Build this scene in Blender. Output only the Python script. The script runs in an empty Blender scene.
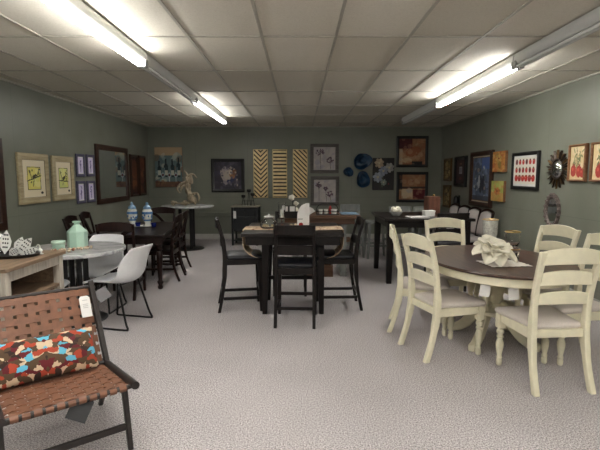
import bpy, bmesh, math, random
from mathutils import Vector, Matrix, noise
SC = bpy.context.scene
COL = SC.collection
PI = math.pi
V = Vector
R = math.radians

# ------------------------------------------------------------------ materials
def lin(c):
    c = c / 255.0
    return c / 12.92 if c <= 0.04045 else ((c + 0.055) / 1.055) ** 2.4
def rgb(r, g, b):
    return (lin(r), lin(g), lin(b), 1.0)

class NT:
    def __init__(s, name):
        s.m = bpy.data.materials.new(name); s.m.use_nodes = True
        s.t = s.m.node_tree; s.n = s.t.nodes; s.l = s.t.links
        s.b = s.n['Principled BSDF']
    def node(s, typ, **kw):
        n = s.n.new(typ)
        for k, v in kw.items(): setattr(n, k, v)
        return n
    def link(s, a, b): s.l.new(a, b)
    def coords(s, scale=(1, 1, 1), rot=(0, 0, 0), kind='Object'):
        tc = s.node('ShaderNodeTexCoord'); mp = s.node('ShaderNodeMapping')
        mp.inputs['Scale'].default_value = scale; mp.inputs['Rotation'].default_value = rot
        s.link(tc.outputs[kind], mp.inputs['Vector']); return mp.outputs['Vector']
    def noise(s, vec, scale, detail=3, rough=0.5, dist=0.0):
        n = s.node('ShaderNodeTexNoise'); n.inputs['Scale'].default_value = scale
        n.inputs['Detail'].default_value = detail; n.inputs['Roughness'].default_value = rough
        n.inputs['Distortion'].default_value = dist
        s.link(vec, n.inputs['Vector']); return n.outputs['Fac']
    def ramp(s, fac, stops, interp='LINEAR'):
        r = s.node('ShaderNodeValToRGB'); cr = r.color_ramp; cr.interpolation = interp
        while len(cr.elements) < len(stops): cr.elements.new(0.5)
        for e, (p, c) in zip(cr.elements, stops): e.position = p; e.color = c
        s.link(fac, r.inputs['Fac']); return r.outputs['Color']
    def bump(s, h, strength=0.2, dist=0.01):
        b = s.node('ShaderNodeBump'); b.inputs['Strength'].default_value = strength
        b.inputs['Distance'].default_value = dist
        s.link(h, b.inputs['Height']); s.link(b.outputs['Normal'], s.b.inputs['Normal'])
    def math(s, op, a, b=None):
        n = s.node('ShaderNodeMath', operation=op)
        for i, x in enumerate((a, b)):
            if x is None: continue
            if isinstance(x, (int, float)): n.inputs[i].default_value = x
            else: s.link(x, n.inputs[i])
        return n.outputs[0]

def plain(name, col, rough=0.5, metal=0.0, var=0.06, nscale=30, bump=0.0, spec=0.5, coat=0.0):
    t = NT(name); b = t.b
    v = t.coords(); f = t.noise(v, nscale, 3)
    lo = tuple(c * (1 - var) for c in col[:3]) + (1,); hi = tuple(min(1, c * (1 + var)) for c in col[:3]) + (1,)
    t.link(t.ramp(f, [(0.3, lo), (0.7, hi)]), b.inputs['Base Color'])
    b.inputs['Roughness'].default_value = rough; b.inputs['Metallic'].default_value = metal
    b.inputs['Specular IOR Level'].default_value = spec
    b.inputs['Coat Weight'].default_value = coat
    if bump: t.bump(f, bump, 0.004)
    return t.m
def wood(name, dark, light, rough=0.45, axis='x', scale=1.0, coat=0.0, bump=0.05, spec=0.5):
    t = NT(name)
    sc = {'x': (1.2, 14, 14), 'y': (14, 1.2, 14), 'z': (14, 14, 1.2)}[axis]
    v = t.coords(tuple(x * scale for x in sc))
    f = t.noise(v, 3.0, 5, 0.6, 0.6)
    t.link(t.ramp(f, [(0.3, dark), (0.7, light)]), t.b.inputs['Base Color'])
    t.b.inputs['Roughness'].default_value = rough; t.b.inputs['Coat Weight'].default_value = coat
    t.b.inputs['Specular IOR Level'].default_value = spec
    if bump: t.bump(f, bump, 0.003)
    return t.m
def glass(name, col=(1, 1, 1, 1), rough=0.02):
    t = NT(name); t.b.inputs['Base Color'].default_value = col
    t.b.inputs['Transmission Weight'].default_value = 1.0; t.b.inputs['Roughness'].default_value = rough
    t.b.inputs['IOR'].default_value = 1.3
    return t.m
def emit(name, col, strength):
    t = NT(name); t.b.inputs['Base Color'].default_value = col
    t.b.inputs['Emission Color'].default_value = col; t.b.inputs['Emission Strength'].default_value = strength
    return t.m

M = {}
M['cream'] = plain('cream paint', rgb(230, 223, 196), 0.42, var=0.05, nscale=18)
M['cushion'] = plain('oatmeal seat fabric', rgb(212, 202, 194), 0.9, var=0.08, nscale=160, bump=0.25)
M['tabletop'] = wood('walnut tabletop', rgb(52, 34, 27), rgb(92, 62, 48), 0.3, 'y', 0.8)
M['espresso'] = wood('espresso wood', rgb(13, 9, 8), rgb(25, 17, 14), 0.4, 'z', 1.0, bump=0.02, spec=0.3)
M['espresso_h'] = wood('espresso wood top', rgb(20, 15, 14), rgb(36, 28, 25), 0.34, 'x', 1.0, bump=0.02, spec=0.35)
M['blackleather'] = plain('black seat leather', rgb(22, 22, 29), 0.4, var=0.1, nscale=60, bump=0.1)
M['cherry'] = wood('dark cherry wood', rgb(20, 8, 6), rgb(40, 18, 12), 0.38, 'z', 1.0, bump=0.02, spec=0.3)
M['cherry_h'] = wood('dark cherry top', rgb(20, 11, 9), rgb(38, 22, 17), 0.32, 'y', 1.0, bump=0.02, spec=0.35)
M['white'] = plain('white moulded shell', rgb(236, 236, 238), 0.45, var=0.02)
M['blackmetal'] = plain('black metal', rgb(22, 21, 21), 0.42, 0.3, var=0.1)
M['framewood'] = wood('black stained ash', rgb(28, 23, 21), rgb(48, 40, 36), 0.45, 'x', 1.0)
M['leather'] = plain('tan strap leather', rgb(118, 77, 54), 0.5, var=0.2, nscale=22, bump=0.1)
M['rustic'] = wood('weathered brown top', rgb(104, 83, 65), rgb(144, 120, 96), 0.55, 'y', 0.9)
M['whitewash'] = wood('whitewashed wood', rgb(150, 142, 130), rgb(190, 182, 168), 0.6, 'z', 0.9)
M['greywood'] = wood('grey painted wood', rgb(112, 115, 112), rgb(142, 144, 140), 0.5, 'z', 0.7)
M['barnwood'] = wood('honey brown plank', rgb(74, 49, 33), rgb(108, 76, 52), 0.5, 'x', 0.8)
M['mint'] = plain('mint glazed ceramic', rgb(176, 207, 189), 0.38, var=0.03)
M['mintlid'] = plain('pale mint ceramic', rgb(190, 214, 196), 0.4, var=0.03)
M['cobalt'] = plain('cobalt glaze', rgb(28, 40, 120), 0.25, var=0.15)
M['white_gloss'] = plain('white glaze', rgb(224, 224, 218), 0.25, var=0.02)
M['paper'] = plain('white paper', rgb(228, 226, 222), 0.7, var=0.01)
M['tagdark'] = plain('charcoal card', rgb(46, 46, 48), 0.6, var=0.05)
M['taggrey'] = plain('grey card', rgb(140, 138, 140), 0.6, var=0.05)
M['gold'] = plain('brushed gold wood', rgb(222, 198, 148), 0.32, 0.35, var=0.14, nscale=14)
M['darkpanel'] = plain('dark bronze backing', rgb(40, 31, 22), 0.6, var=0.1)
M['blackframe'] = plain('black picture frame', rgb(20, 19, 19), 0.4, var=0.1)
M['brownframe'] = wood('brown picture frame', rgb(40, 23, 15), rgb(66, 40, 27), 0.4, 'x', 1.0)
M['creamframe'] = wood('distressed cream frame', rgb(150, 134, 100), rgb(190, 175, 140), 0.6, 'x', 0.7)
M['greyframe'] = wood('grey picture frame', rgb(78, 72, 68), rgb(108, 102, 96), 0.6, 'x', 0.8)
M['purpleframe'] = wood('grey violet frame', rgb(70, 66, 88), rgb(98, 94, 116), 0.6, 'x', 0.8)
M['goldframe'] = plain('antique gold frame', rgb(96, 72, 40), 0.4, 0.4, var=0.3, nscale=60, bump=0.3)
M['tanframe'] = wood('tan wood frame', rgb(110, 72, 44), rgb(150, 106, 70), 0.55, 'x', 0.8)
M['matboard'] = plain('cream mat board', rgb(206, 190, 164), 0.9, var=0.02)
M['whitemat'] = plain('white mat board', rgb(222, 220, 214), 0.9, var=0.02)
M['mirror'] = plain('mirror silver', rgb(225, 228, 226), 0.03, 1.0, var=0.0)
M['marble'] = None
M['blueglaze'] = plain('deep blue glaze', rgb(15, 56, 86), 0.3, var=0.5, nscale=9, coat=0.15)
M['driftwood'] = wood('bleached driftwood', rgb(104, 92, 74), rgb(166, 152, 128), 0.8, 'z', 1.2, bump=0.4)
M['shell'] = plain('dried seashell', rgb(206, 186, 160), 0.6, var=0.25, nscale=40)
M['shell_dark'] = plain('brown dried pod', rgb(150, 92, 70), 0.7, var=0.3, nscale=40)
M['redpod'] = plain('red dried pod', rgb(150, 30, 28), 0.6, var=0.2)
M['petal'] = plain('ivory silk petal', rgb(240, 234, 216), 0.8, var=0.04, nscale=12)
M['lace'] = plain('white lace cloth', rgb(238, 232, 224), 0.9, var=0.04, nscale=120, bump=0.4)
M['glass'] = glass('clear glass')
M['goldrim'] = plain('gold rim', rgb(196, 160, 96), 0.3, 0.9, var=0.05)
M['silverglass'] = plain('embossed silver glass', rgb(206, 206, 200), 0.2, 0.25, var=0.25, nscale=70, bump=0.5)
M['cabinet'] = plain('black cabinet paint', rgb(19, 22, 25), 0.5, var=0.1)
M['cabtop'] = plain('pale stone top', rgb(138, 132, 116), 0.4, var=0.12)
M['padgrey'] = plain('pale grey padded fabric', rgb(176, 168, 164), 0.9, var=0.06, nscale=90, bump=0.2)
M['woodbox'] = wood('reddish brown box', rgb(84, 50, 38), rgb(116, 74, 56), 0.5, 'z', 1.0)
M['bluecloth'] = plain('pale blue mat', rgb(120, 146, 166), 0.8, var=0.1)
M['strawframe'] = M['blackframe']
M['housing'] = plain('white enamel housing', rgb(196, 196, 192), 0.35, var=0.02)
M['deadtube'] = plain('unlit tube', rgb(214, 216, 214), 0.25, var=0.01)
M['littube'] = emit('lit tube', (1.0, 0.99, 0.97, 1), 24.0)
M['dimtube'] = emit('dimmed lit tube', (1.0, 0.99, 0.97, 1), 14.0)  # weaker emission chosen to keep the back of the room darker
M['cap'] = plain('tube end socket', rgb(150, 150, 146), 0.4, var=0.04)
M['blacktray'] = plain('black tray', rgb(24, 22, 22), 0.35, var=0.1)
M['blackcut'] = plain('black lacquer', rgb(18, 18, 20), 0.4, var=0.05)
M['redpaint'] = plain('red', rgb(150, 24, 30), 0.6, var=0.1)

def mk_marble():
    t = NT('white marble'); v = t.coords((1.5, 4, 4), (0, 0, 0.5))
    f = t.noise(v, 1.8, 8, 0.65, 1.6)
    t.link(t.ramp(f, [(0.32, rgb(104, 104, 110)), (0.5, rgb(184, 184, 184)), (0.7, rgb(210, 208, 206))]), t.b.inputs['Base Color'])
    t.b.inputs['Roughness'].default_value = 0.25
    return t.m
M['marble'] = mk_marble()
def mk_pillow():
    t = NT('kaleidoscope ikat cloth')
    tc = t.node('ShaderNodeTexCoord'); sp = t.node('ShaderNodeSeparateXYZ'); t.link(tc.outputs['Object'], sp.inputs[0])
    ax = t.math('ABSOLUTE', t.math('ADD', sp.outputs[0], 0.0))
    az = t.math('ADD', sp.outputs[2], 0.3)
    cb = t.node('ShaderNodeCombineXYZ'); t.link(ax, cb.inputs[0]); t.link(az, cb.inputs[1])
    n1 = t.noise(cb.outputs[0], 26, 2.0, 0.5); n2 = t.noise(cb.outputs[0], 19, 2.0, 0.5)
    cb2 = t.node('ShaderNodeCombineXYZ')
    t.link(t.math('ADD', ax, t.math('MULTIPLY', n1, 0.07)), cb2.inputs[0])
    t.link(t.math('ADD', t.math('MULTIPLY', az, 1.5), t.math('MULTIPLY', n2, 0.09)), cb2.inputs[1])
    vo = t.node('ShaderNodeTexVoronoi'); vo.inputs['Scale'].default_value = 24
    t.link(cb2.outputs[0], vo.inputs['Vector'])
    se = t.node('ShaderNodeSeparateColor'); t.link(vo.outputs['Color'], se.inputs[0])
    br, wn, og, cr, bl, dk = rgb(84, 64, 44), rgb(98, 26, 34), rgb(168, 66, 42), rgb(208, 184, 154), rgb(96, 178, 206), rgb(52, 36, 30)
    c = t.ramp(se.outputs[0], [(0.0, br), (0.27, wn), (0.42, og), (0.58, cr), (0.80, bl), (0.90, dk)], 'CONSTANT')
    t.link(c, t.b.inputs['Base Color']); t.b.inputs['Roughness'].default_value = 0.9
    t.bump(t.noise(tc.outputs['Object'], 220, 2), 0.2, 0.003)
    return t.m
M['pillow'] = mk_pillow()
def mk_runner():
    t = NT('beige patterned runner cloth'); v = t.coords((1, 1, 1))
    f = t.noise(v, 22, 2, 0.5, 0.4)
    t.link(t.ramp(f, [(0.0, rgb(218, 194, 164)), (0.55, rgb(218, 194, 164)), (0.57, rgb(150, 92, 66)), (0.62, rgb(200, 170, 140))], 'CONSTANT'), t.b.inputs['Base Color'])
    t.b.inputs['Roughness'].default_value = 0.9
    return t.m
M['runner'] = mk_runner()

def mk_wall():
    t = NT('sage grey panelled wall')
    tc = t.node('ShaderNodeTexCoord'); sp = t.node('ShaderNodeSeparateXYZ'); t.link(tc.outputs['Object'], sp.inputs[0])
    s = t.math('ADD', sp.outputs[0], sp.outputs[1])
    fr = t.math('FRACT', t.math('DIVIDE', t.math('ADD', s, 50.35), 1.22))
    g1 = t.math('LESS_THAN', fr, 0.006)
    d = t.math('ABSOLUTE', t.math('SUBTRACT', sp.outputs[2], 1.0))
    g2 = t.math('LESS_THAN', d, 0.004)
    g = t.math('MAXIMUM', g1, g2)
    n = t.noise(tc.outputs['Object'], 2.2, 4)
    base = t.ramp(n, [(0.3, rgb(118, 120, 107)), (0.7, rgb(127, 129, 116))])
    mix = t.node('ShaderNodeMix', data_type='RGBA'); t.link(t.math('MULTIPLY', g, 0.35), mix.inputs['Factor'])
    t.link(base, mix.inputs['A']); mix.inputs['B'].default_value = rgb(84, 86, 76)
    t.link(mix.outputs['Result'], t.b.inputs['Base Color'])
    t.b.inputs['Roughness'].default_value = 0.36
    h = t.math('SUBTRACT', t.math('MULTIPLY', t.noise(tc.outputs['Object'], 60, 3), 0.15), g)
    t.bump(h, 0.12, 0.004)
    return t.m
M['wall'] = mk_wall()
def mk_carpet():
    t = NT('grey loop carpet'); v = t.coords()
    f = t.noise(v, 115, 2, 0.7); f2 = t.noise(v, 1.3, 3); f3 = t.noise(t.coords((1, 2.2, 1)), 42, 2)
    a = t.ramp(f, [(0.32, rgb(108, 102, 102)), (0.68, rgb(242, 235, 235))])
    mix = t.node('ShaderNodeMix', data_type='RGBA', blend_type='MULTIPLY'); mix.inputs['Factor'].default_value = 1
    t.link(a, mix.inputs['A']); t.link(t.ramp(t.math('ADD', t.math('MULTIPLY', f2, 0.5), t.math('MULTIPLY', f3, 0.5)), [(0.35, (0.84, 0.84, 0.84, 1)), (0.65, (1, 1, 1, 1))]), mix.inputs['B'])
    t.link(mix.outputs['Result'], t.b.inputs['Base Color']); t.b.inputs['Roughness'].default_value = 0.98
    t.b.inputs['Specular IOR Level'].default_value = 0.1
    t.bump(f, 0.35, 0.006)
    return t.m
M['carpet'] = mk_carpet()
def mk_ceiling():
    t = NT('fissured ceiling tile'); v = t.coords()
    f = t.noise(v, 90, 4, 0.7); f2 = t.noise(v, 0.7, 2)
    sp = t.node('ShaderNodeSeparateXYZ'); t.link(v, sp.inputs[0])
    ix = t.math('FLOOR', t.math('DIVIDE', t.math('ADD', sp.outputs[0], 0.92), 0.61)); iy = t.math('FLOOR', t.math('DIVIDE', t.math('SUBTRACT', sp.outputs[1], 3.87), 1.215))
    wn = t.node('ShaderNodeTexWhiteNoise', noise_dimensions='2D'); cb = t.node('ShaderNodeCombineXYZ'); t.link(ix, cb.inputs[0]); t.link(iy, cb.inputs[1]); t.link(cb.outputs[0], wn.inputs['Vector'])
    tone = t.ramp(t.math('ADD', t.math('MULTIPLY', wn.outputs['Value'], 0.6), t.math('MULTIPLY', f2, 0.4)), [(0.0, rgb(196, 190, 174)), (1.0, rgb(222, 217, 204))])
    mix = t.node('ShaderNodeMix', data_type='RGBA', blend_type='MULTIPLY'); mix.inputs['Factor'].default_value = 1
    t.link(tone, mix.inputs['A']); t.link(t.ramp(f, [(0.3, (0.86, 0.85, 0.83, 1)), (0.55, (1, 1, 1, 1))]), mix.inputs['B'])
    t.link(mix.outputs['Result'], t.b.inputs['Base Color']); t.b.inputs['Roughness'].default_value = 0.85
    t.bump(f, 0.3, 0.004)
    return t.m
M['ceiling'] = mk_ceiling()
M['grid'] = plain('ceiling grid metal', rgb(168, 163, 150), 0.5, var=0.08)
M['baseboard'] = plain('white baseboard', rgb(190, 188, 182), 0.5, var=0.03)
def mk_art():
    t = NT('printed picture'); a = t.node('ShaderNodeAttribute'); a.attribute_name = 'Col'
    t.link(a.outputs['Color'], t.b.inputs['Base Color']); t.b.inputs['Roughness'].default_value = 0.6
    return t.m
M['art'] = mk_art()

# ------------------------------------------------------------------ mesh builder
class MB:
    def __init__(s): s.bm = bmesh.new()
    def loft(s, secs, cap=True, ring=False):
        rows = [[s.bm.verts.new(p) for p in sec] for sec in secs]
        n = len(rows[0]); k = len(rows)
        for i in range(k if ring else k - 1):
            a, b = rows[i], rows[(i + 1) % k]
            for j in range(n):
                s.bm.faces.new((a[j], a[(j + 1) % n], b[(j + 1) % n], b[j]))
        if cap and not ring:
            s.bm.faces.new(list(reversed(rows[0]))); s.bm.faces.new(rows[-1])
        return s
    def box(s, x0, x1, y0, y1, z0, z1):
        return s.loft([[V((x0, y0, z)), V((x1, y0, z)), V((x1, y1, z)), V((x0, y1, z))] for z in (z0, z1)])
    def leg(s, pts, sizes):       # stacked horizontal rectangles
        secs = []
        for p, (w, d) in zip(pts, sizes):
            p = V(p); secs.append([p + V((sx * w / 2, sy * d / 2, 0)) for sx, sy in ((-1, -1), (1, -1), (1, 1), (-1, 1))])
        return s.loft(secs)
    def rail(s, pts, hs, t):      # vertical rectangle swept along a path; hs = heights
        pts = [V(p) for p in pts]; secs = []
        if isinstance(hs, (int, float)): hs = [hs] * len(pts)
        for i, p in enumerate(pts):
            a = pts[max(0, i - 1)]; b = pts[min(len(pts) - 1, i + 1)]
            tg = (b - a).normalized(); n = V((0, 0, 1)).cross(tg)
            n = n.normalized() if n.length > 1e-5 else V((1, 0, 0))
            u = tg.cross(n); h = hs[i] / 2
            secs.append([p - n * t / 2 - u * h, p + n * t / 2 - u * h, p + n * t / 2 + u * h, p - n * t / 2 + u * h])
        return s.loft(secs)
    def tube(s, pts, r, seg=8, ring=False):
        pts = [V(p) for p in pts]; k = len(pts)
        rs = r if isinstance(r, (list, tuple)) else [r] * k
        secs = []; n = None
        for i, p in enumerate(pts):
            a = pts[(i - 1) % k] if ring else pts[max(0, i - 1)]; b = pts[(i + 1) % k] if ring else pts[min(k - 1, i + 1)]
            tg = (b - a).normalized()
            if n is None:
                n = V((0, 0, 1)) if abs(tg.z) < 0.9 else V((1, 0, 0))
            n = (n - tg * n.dot(tg)).normalized(); c = tg.cross(n)
            secs.append([p + (n * math.cos(2 * PI * j / seg) + c * math.sin(2 * PI * j / seg)) * rs[i] for j in range(seg)])
        return s.loft(secs, ring=ring)
    def lathe(s, prof, seg=24, c=(0, 0, 0), sx=1, sy=1):
        c = V(c)
        return s.loft([[c + V((sx * max(r, 1e-4) * math.cos(2 * PI * j / seg), sy * max(r, 1e-4) * math.sin(2 * PI * j / seg), z)) for j in range(seg)] for r, z in prof])
    def prism(s, poly, t0, t1, axis='y'):
        f = {'y': lambda p, t: V((p[0], t, p[1])), 'z': lambda p, t: V((p[0], p[1], t)), 'x': lambda p, t: V((t, p[0], p[1]))}[axis]
        return s.loft([[f(p, t) for p in poly] for t in (t0, t1)])
    def sheet(s, fn, nu, nv):
        g = [[s.bm.verts.new(fn(i / nu, j / nv)) for j in range(nv + 1)] for i in range(nu + 1)]
        for i in range(nu):
            for j in range(nv):
                s.bm.faces.new((g[i][j], g[i + 1][j], g[i + 1][j + 1], g[i][j + 1]))
        return s
    def ball(s, c, r, sx=1, sy=1, sz=1, n=10):
        c = V(c); return s.loft([[c + V((sx * r * math.sin(PI * max(.02, min(.98, i / n))) * math.cos(2 * PI * j / (2 * n)), sy * r * math.sin(PI * max(.02, min(.98, i / n))) * math.sin(2 * PI * j / (2 * n)), -sz * r * math.cos(PI * i / n))) for j in range(2 * n)] for i in range(n + 1)])
    def xf(s, mat):
        bmesh.ops.transform(s.bm, matrix=mat, verts=s.bm.verts[:]); return s
    def build(s, name, mat, parent=None, bevel=0.0, sub=0, solid=0.0, ang=35, seg=2, smooth=True):
        bmesh.ops.recalc_face_normals(s.bm, faces=s.bm.faces[:])
        me = bpy.data.meshes.new(name); s.bm.to_mesh(me); s.bm.free()
        me.materials.append(M[mat] if isinstance(mat, str) else mat)
        if smooth:
            me.shade_smooth()
            if not sub: me.set_sharp_from_angle(angle=R(ang))
        o = bpy.data.objects.new(name, me); COL.objects.link(o)
        if parent: o.parent = parent
        if solid:
            m = o.modifiers.new('Solidify', 'SOLIDIFY'); m.thickness = solid; m.offset = 0
        if bevel:
            m = o.modifiers.new('Bevel', 'BEVEL'); m.width = bevel; m.segments = seg; m.limit_method = 'ANGLE'; m.angle_limit = R(40)
        if sub:
            m = o.modifiers.new('Subdivision', 'SUBSURF'); m.levels = sub; m.render_levels = sub
        return o

def tag(o, label, cat, group=None):
    o['label'] = label; o['category'] = cat
    if group: o['group'] = group
    return o
def thing(name, label, cat, loc=(0, 0, 0), rz=0, group=None):
    o = bpy.data.objects.new(name, None); COL.objects.link(o); o.empty_display_size = 0.1
    o.location = loc; o.rotation_euler = (0, 0, R(rz)); return tag(o, label, cat, group)
def struct(o): o['kind'] = 'structure'; return o
def dup(root, loc, rz, label, group=None):
    r = root.copy(); COL.objects.link(r); r.location = loc; r.rotation_euler = (0, 0, R(rz)); r['label'] = label
    if group: r['group'] = group
    for ch in list(root.children):
        c = ch.copy(); COL.objects.link(c); c.parent = r
        for g in list(ch.children):
            d = g.copy(); COL.objects.link(d); d.parent = c
    return r
def put(o, loc, rz=0, tilt=(0, 0)):
    o.location = loc; o.rotation_euler = (R(tilt[0]), R(tilt[1]), R(rz)); return o

# ------------------------------------------------------------------ art for prints
class Art:
    def __init__(s, nx, ny, bg, seed=0):
        s.nx, s.ny = nx, ny; s.a = [[tuple(bg) for _ in range(ny)] for _ in range(nx)]; s.r = random.Random(seed); s.asp = nx / ny
    def shade(s, fn):
        for i in range(s.nx):
            for j in range(s.ny):
                s.a[i][j] = fn((i + .5) / s.nx, (j + .5) / s.ny, s.a[i][j])
        return s
    def ell(s, cx, cy, rx, ry, col, ang=0, op=1.0):
        ca, sa = math.cos(R(ang)), math.sin(R(ang))
        def f(x, y, c):
            dx, dy = (x - cx) * s.asp, y - cy
            X, Y = dx * ca + dy * sa, -dx * sa + dy * ca
            if (X / (rx * s.asp)) ** 2 + (Y / ry) ** 2 <= 1: return tuple(a + (b - a) * op for a, b in zip(c, col))
            return c
        return s.shade(f)
    def rect(s, x0, x1, y0, y1, col, op=1.0):
        return s.shade(lambda x, y, c: tuple(a + (b - a) * op for a, b in zip(c, col)) if x0 <= x <= x1 and y0 <= y <= y1 else c)
    def line(s, x0, y0, x1, y1, w, col):
        def f(x, y, c):
            dx, dy = x1 - x0, y1 - y0; t = max(0, min(1, ((x - x0) * dx + (y - y0) * dy) / (dx * dx + dy * dy + 1e-9)))
            return col if math.hypot((x - x0 - t * dx) * s.asp, y - y0 - t * dy) < w else c
        return s.shade(f)
    def blobs(s, n, cols, r0, r1, box=(0, 1, 0, 1), op=0.8):
        for _ in range(n):
            rr = s.r.uniform(r0, r1)
            s.ell(s.r.uniform(box[0], box[1]), s.r.uniform(box[2], box[3]), rr / s.asp, rr * s.r.uniform(.5, 1.1), s.r.choice(cols), s.r.uniform(0, 180), op)
        return s
    def flower(s, cx, cy, r, col, mid, n=6):
        for k in range(n):
            a = 2 * PI * k / n + 0.3
            s.ell(cx + math.cos(a) * r * .55 / s.asp, cy + math.sin(a) * r * .55, r * .5 / s.asp, r * .33, col if k % 2 else tuple(c * .88 for c in col), math.degrees(a))
        return s.ell(cx, cy, r * .22 / s.asp, r * .22, mid)
    def mesh(s, name, w, h, y, parent, cx=0, cz=0):
        nx, ny = s.nx, s.ny
        vs = [(cx - w / 2 + w * i / nx, y, cz - h / 2 + h * j / ny) for j in range(ny + 1) for i in range(nx + 1)]
        fs = [(j * (nx + 1) + i, j * (nx + 1) + i + 1, (j + 1) * (nx + 1) + i + 1, (j + 1) * (nx + 1) + i) for j in range(ny) for i in range(nx)]
        me = bpy.data.meshes.new(name); me.from_pydata(vs, [], fs); me.materials.append(M['art'])
        at = me.color_attributes.new('Col', 'FLOAT_COLOR', 'CORNER'); k = 0
        cl = [0.0] * (len(fs) * 16)
        for j in range(ny):
            for i in range(nx):
                c = s.a[i][j]; q = (lin(max(0, min(255, c[0]))), lin(max(0, min(255, c[1]))), lin(max(0, min(255, c[2]))), 1.0) * 4
                cl[k:k + 16] = q; k += 16
        at.data.foreach_set('color', cl)
        o = bpy.data.objects.new(name, me); COL.objects.link(o); o.parent = parent
        return o

def frame_mb(w, h, fw, d, prof=0.0):
    m = MB(); x, z = w / 2, h / 2
    y0, y1 = -d, 0
    ring = []
    for sx, sz in ((-1, -1), (1, -1), (1, 1), (-1, 1)):
        ring.append([V((sx * x, y1, sz * z)), V((sx * x, y0 + prof, sz * z)), V((sx * (x - fw * .45), y0, sz * (z - fw * .45))), V((sx * (x - fw), y0 + prof * .6 + .004, sz * (z - fw))), V((sx * (x - fw), y1, sz * (z - fw)))])
    return m.loft(ring, ring=True)
WALL = {'left': (-3.535, 90), 'right': (3.325, -90), 'back': (10.645, 0)}
def wall_loc(wall, a, z):
    p, rz = WALL[wall]
    return ((p, a, z), rz) if wall != 'back' else ((a, p, z), rz)
def picture(name, label, cat, wall, a, z, w, h, fmat, fw, d, art, matw=0, mmat=None, group=None, inner=None, tilt=0):
    loc, rz = wall_loc(wall, a, z)
    t = thing(name, label, cat, loc, rz, group)
    t.rotation_euler = (R(tilt), 0, R(rz))
    frame_mb(w, h, fw, d, d * .3).build('frame', fmat, t, ang=30)
    iw, ih = w - 2 * fw, h - 2 * fw
    MB().box(-iw / 2 - .003, iw / 2 + .003, -d * .35, -.002, -ih / 2 - .003, ih / 2 + .003).build('mat_board' if matw else 'backing', mmat or 'matboard', t)
    aw, ah = iw - 2 * matw, ih - 2 * matw
    if inner:
        frame_mb(aw + .02, ah + .02, .012, .01).build('inner_frame', inner, t).location = (0, -d * .35, 0)
        aw -= .004; ah -= .004
    art.mesh('print', aw, ah, -d * .35 - .003, t)
    return t
def canvas(name, label, cat, wall, a, z, w, h, d, art, edge='tanframe', group=None):
    loc, rz = wall_loc(wall, a, z)
    t = thing(name, label, cat, loc, rz, group)
    MB().box(-w / 2, w / 2, -d, 0, -h / 2, h / 2).build('stretcher_frame', edge, t, bevel=.003)
    art.mesh('painted_canvas', w - .004, h - .004, -d - .0015, t)
    return t

# ================================================================== THE ROOM
X0, X1, Y0, Y1, ZC = -3.54, 3.33, -4.0, 10.65, 2.65
struct(MB().box(X0 - .1, X1 + .1, Y0 - .1, Y1 + .1, -.1, 0).build('floor', 'carpet'))
struct(MB().box(X0 - .1, X1 + .1, Y0 - .1, Y1 + .1, ZC, ZC + .1).build('ceiling', 'ceiling'))
struct(MB().box(X0 - .1, X0, Y0 - .1, Y1 + .1, 0, ZC).build('wall_left', 'wall'))
struct(MB().box(X1, X1 + .1, Y0 - .1, Y1 + .1, 0, ZC).build('wall_right', 'wall'))
struct(MB().box(X0, X1, Y1, Y1 + .1, 0, ZC).build('wall_back', 'wall'))
struct(MB().box(X0, X1, Y0 - .1, Y0, 0, ZC).build('wall_front', 'wall'))
struct(MB().box(X0, X1, Y1 - .015, Y1, 0, .13).build('baseboard_back', 'baseboard', bevel=.004))
struct(MB().box(X0, X0 + .015, Y0, Y1 - .015, 0, .13).build('baseboard_left', 'baseboard', bevel=.004))
struct(MB().box(X1 - .015, X1, Y0, Y1 - .015, 0, .13).build('baseboard_right', 'baseboard', bevel=.004))
# chair rail on the back wall, a painted band
struct(MB().box(X0, X1, Y1 - .035, Y1, .545, .65).build('trim_1', 'wall', bevel=.004))
g = MB()                                     # suspended ceiling T-bars
k = -0.92 - .61 * 5
while k < X1:
    if k > X0 + .03: g.box(k - .012, k + .012, Y0, Y1, ZC - .008, ZC)
    k += .61
k = 3.87 - 1.215 * 6
while k < Y1:
    if k > Y0: g.box(X0, X1, k - .012, k + .012, ZC - .0075, ZC)
    k += 1.215
struct(g.build('trim_2', 'grid'))
g = MB()
g.box(X0, X0 + .025, Y0, Y1, ZC - .02, ZC); g.box(X1 - .025, X1, Y0, Y1, ZC - .02, ZC); g.box(X0, X1, Y1 - .025, Y1, ZC - .02, ZC)
struct(g.build('trim_3', 'grid'))

# strip lights
def strip(x, y0, y1, lit, label, tube='littube'):
    t = thing('fluorescent_strip_light', label, 'ceiling light', (x, (y0 + y1) / 2, ZC - .008), 0, 'fluorescent strip lights')
    L = (y1 - y0) / 2
    MB().prism([(-.042, 0), (-.046, -.045), (-.022, -.09), (.022, -.09), (.046, -.045), (.042, 0)], -L, L).build('housing', 'housing', t, bevel=.002)
    for sx in (-1, 1):
        MB().tube([(sx * .021, -L + .035, -.113), (sx * .021, L - .035, -.113)], .0155, 12).build('tube', tube if lit else 'deadtube', t)
        for sy in (-1, 1):
            MB().box(sx * .027 - .018, sx * .027 + .018, sy * (L - .018) - .014, sy * (L - .018) + .014, -.132, -.06).build('lamp_holder', 'cap', t, bevel=.003)
    return t
LX, RX = -1.47, 2.07
strip(LX, 1.92, 4.34, True, 'lit fluorescent strip nearest the camera on the left ceiling')
strip(LX, 4.36, 6.42, False, 'unlit fluorescent strip between two lit ones on the left ceiling')
strip(LX, 6.44, 8.98, True, 'lit fluorescent strip farthest along the left side of the ceiling', 'dimtube')
strip(RX, 2.0, 4.4, False, 'unlit fluorescent strip nearest the camera on the right ceiling')
strip(RX, 4.42, 6.86, True, 'lit fluorescent strip in the middle of the right ceiling')
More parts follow.
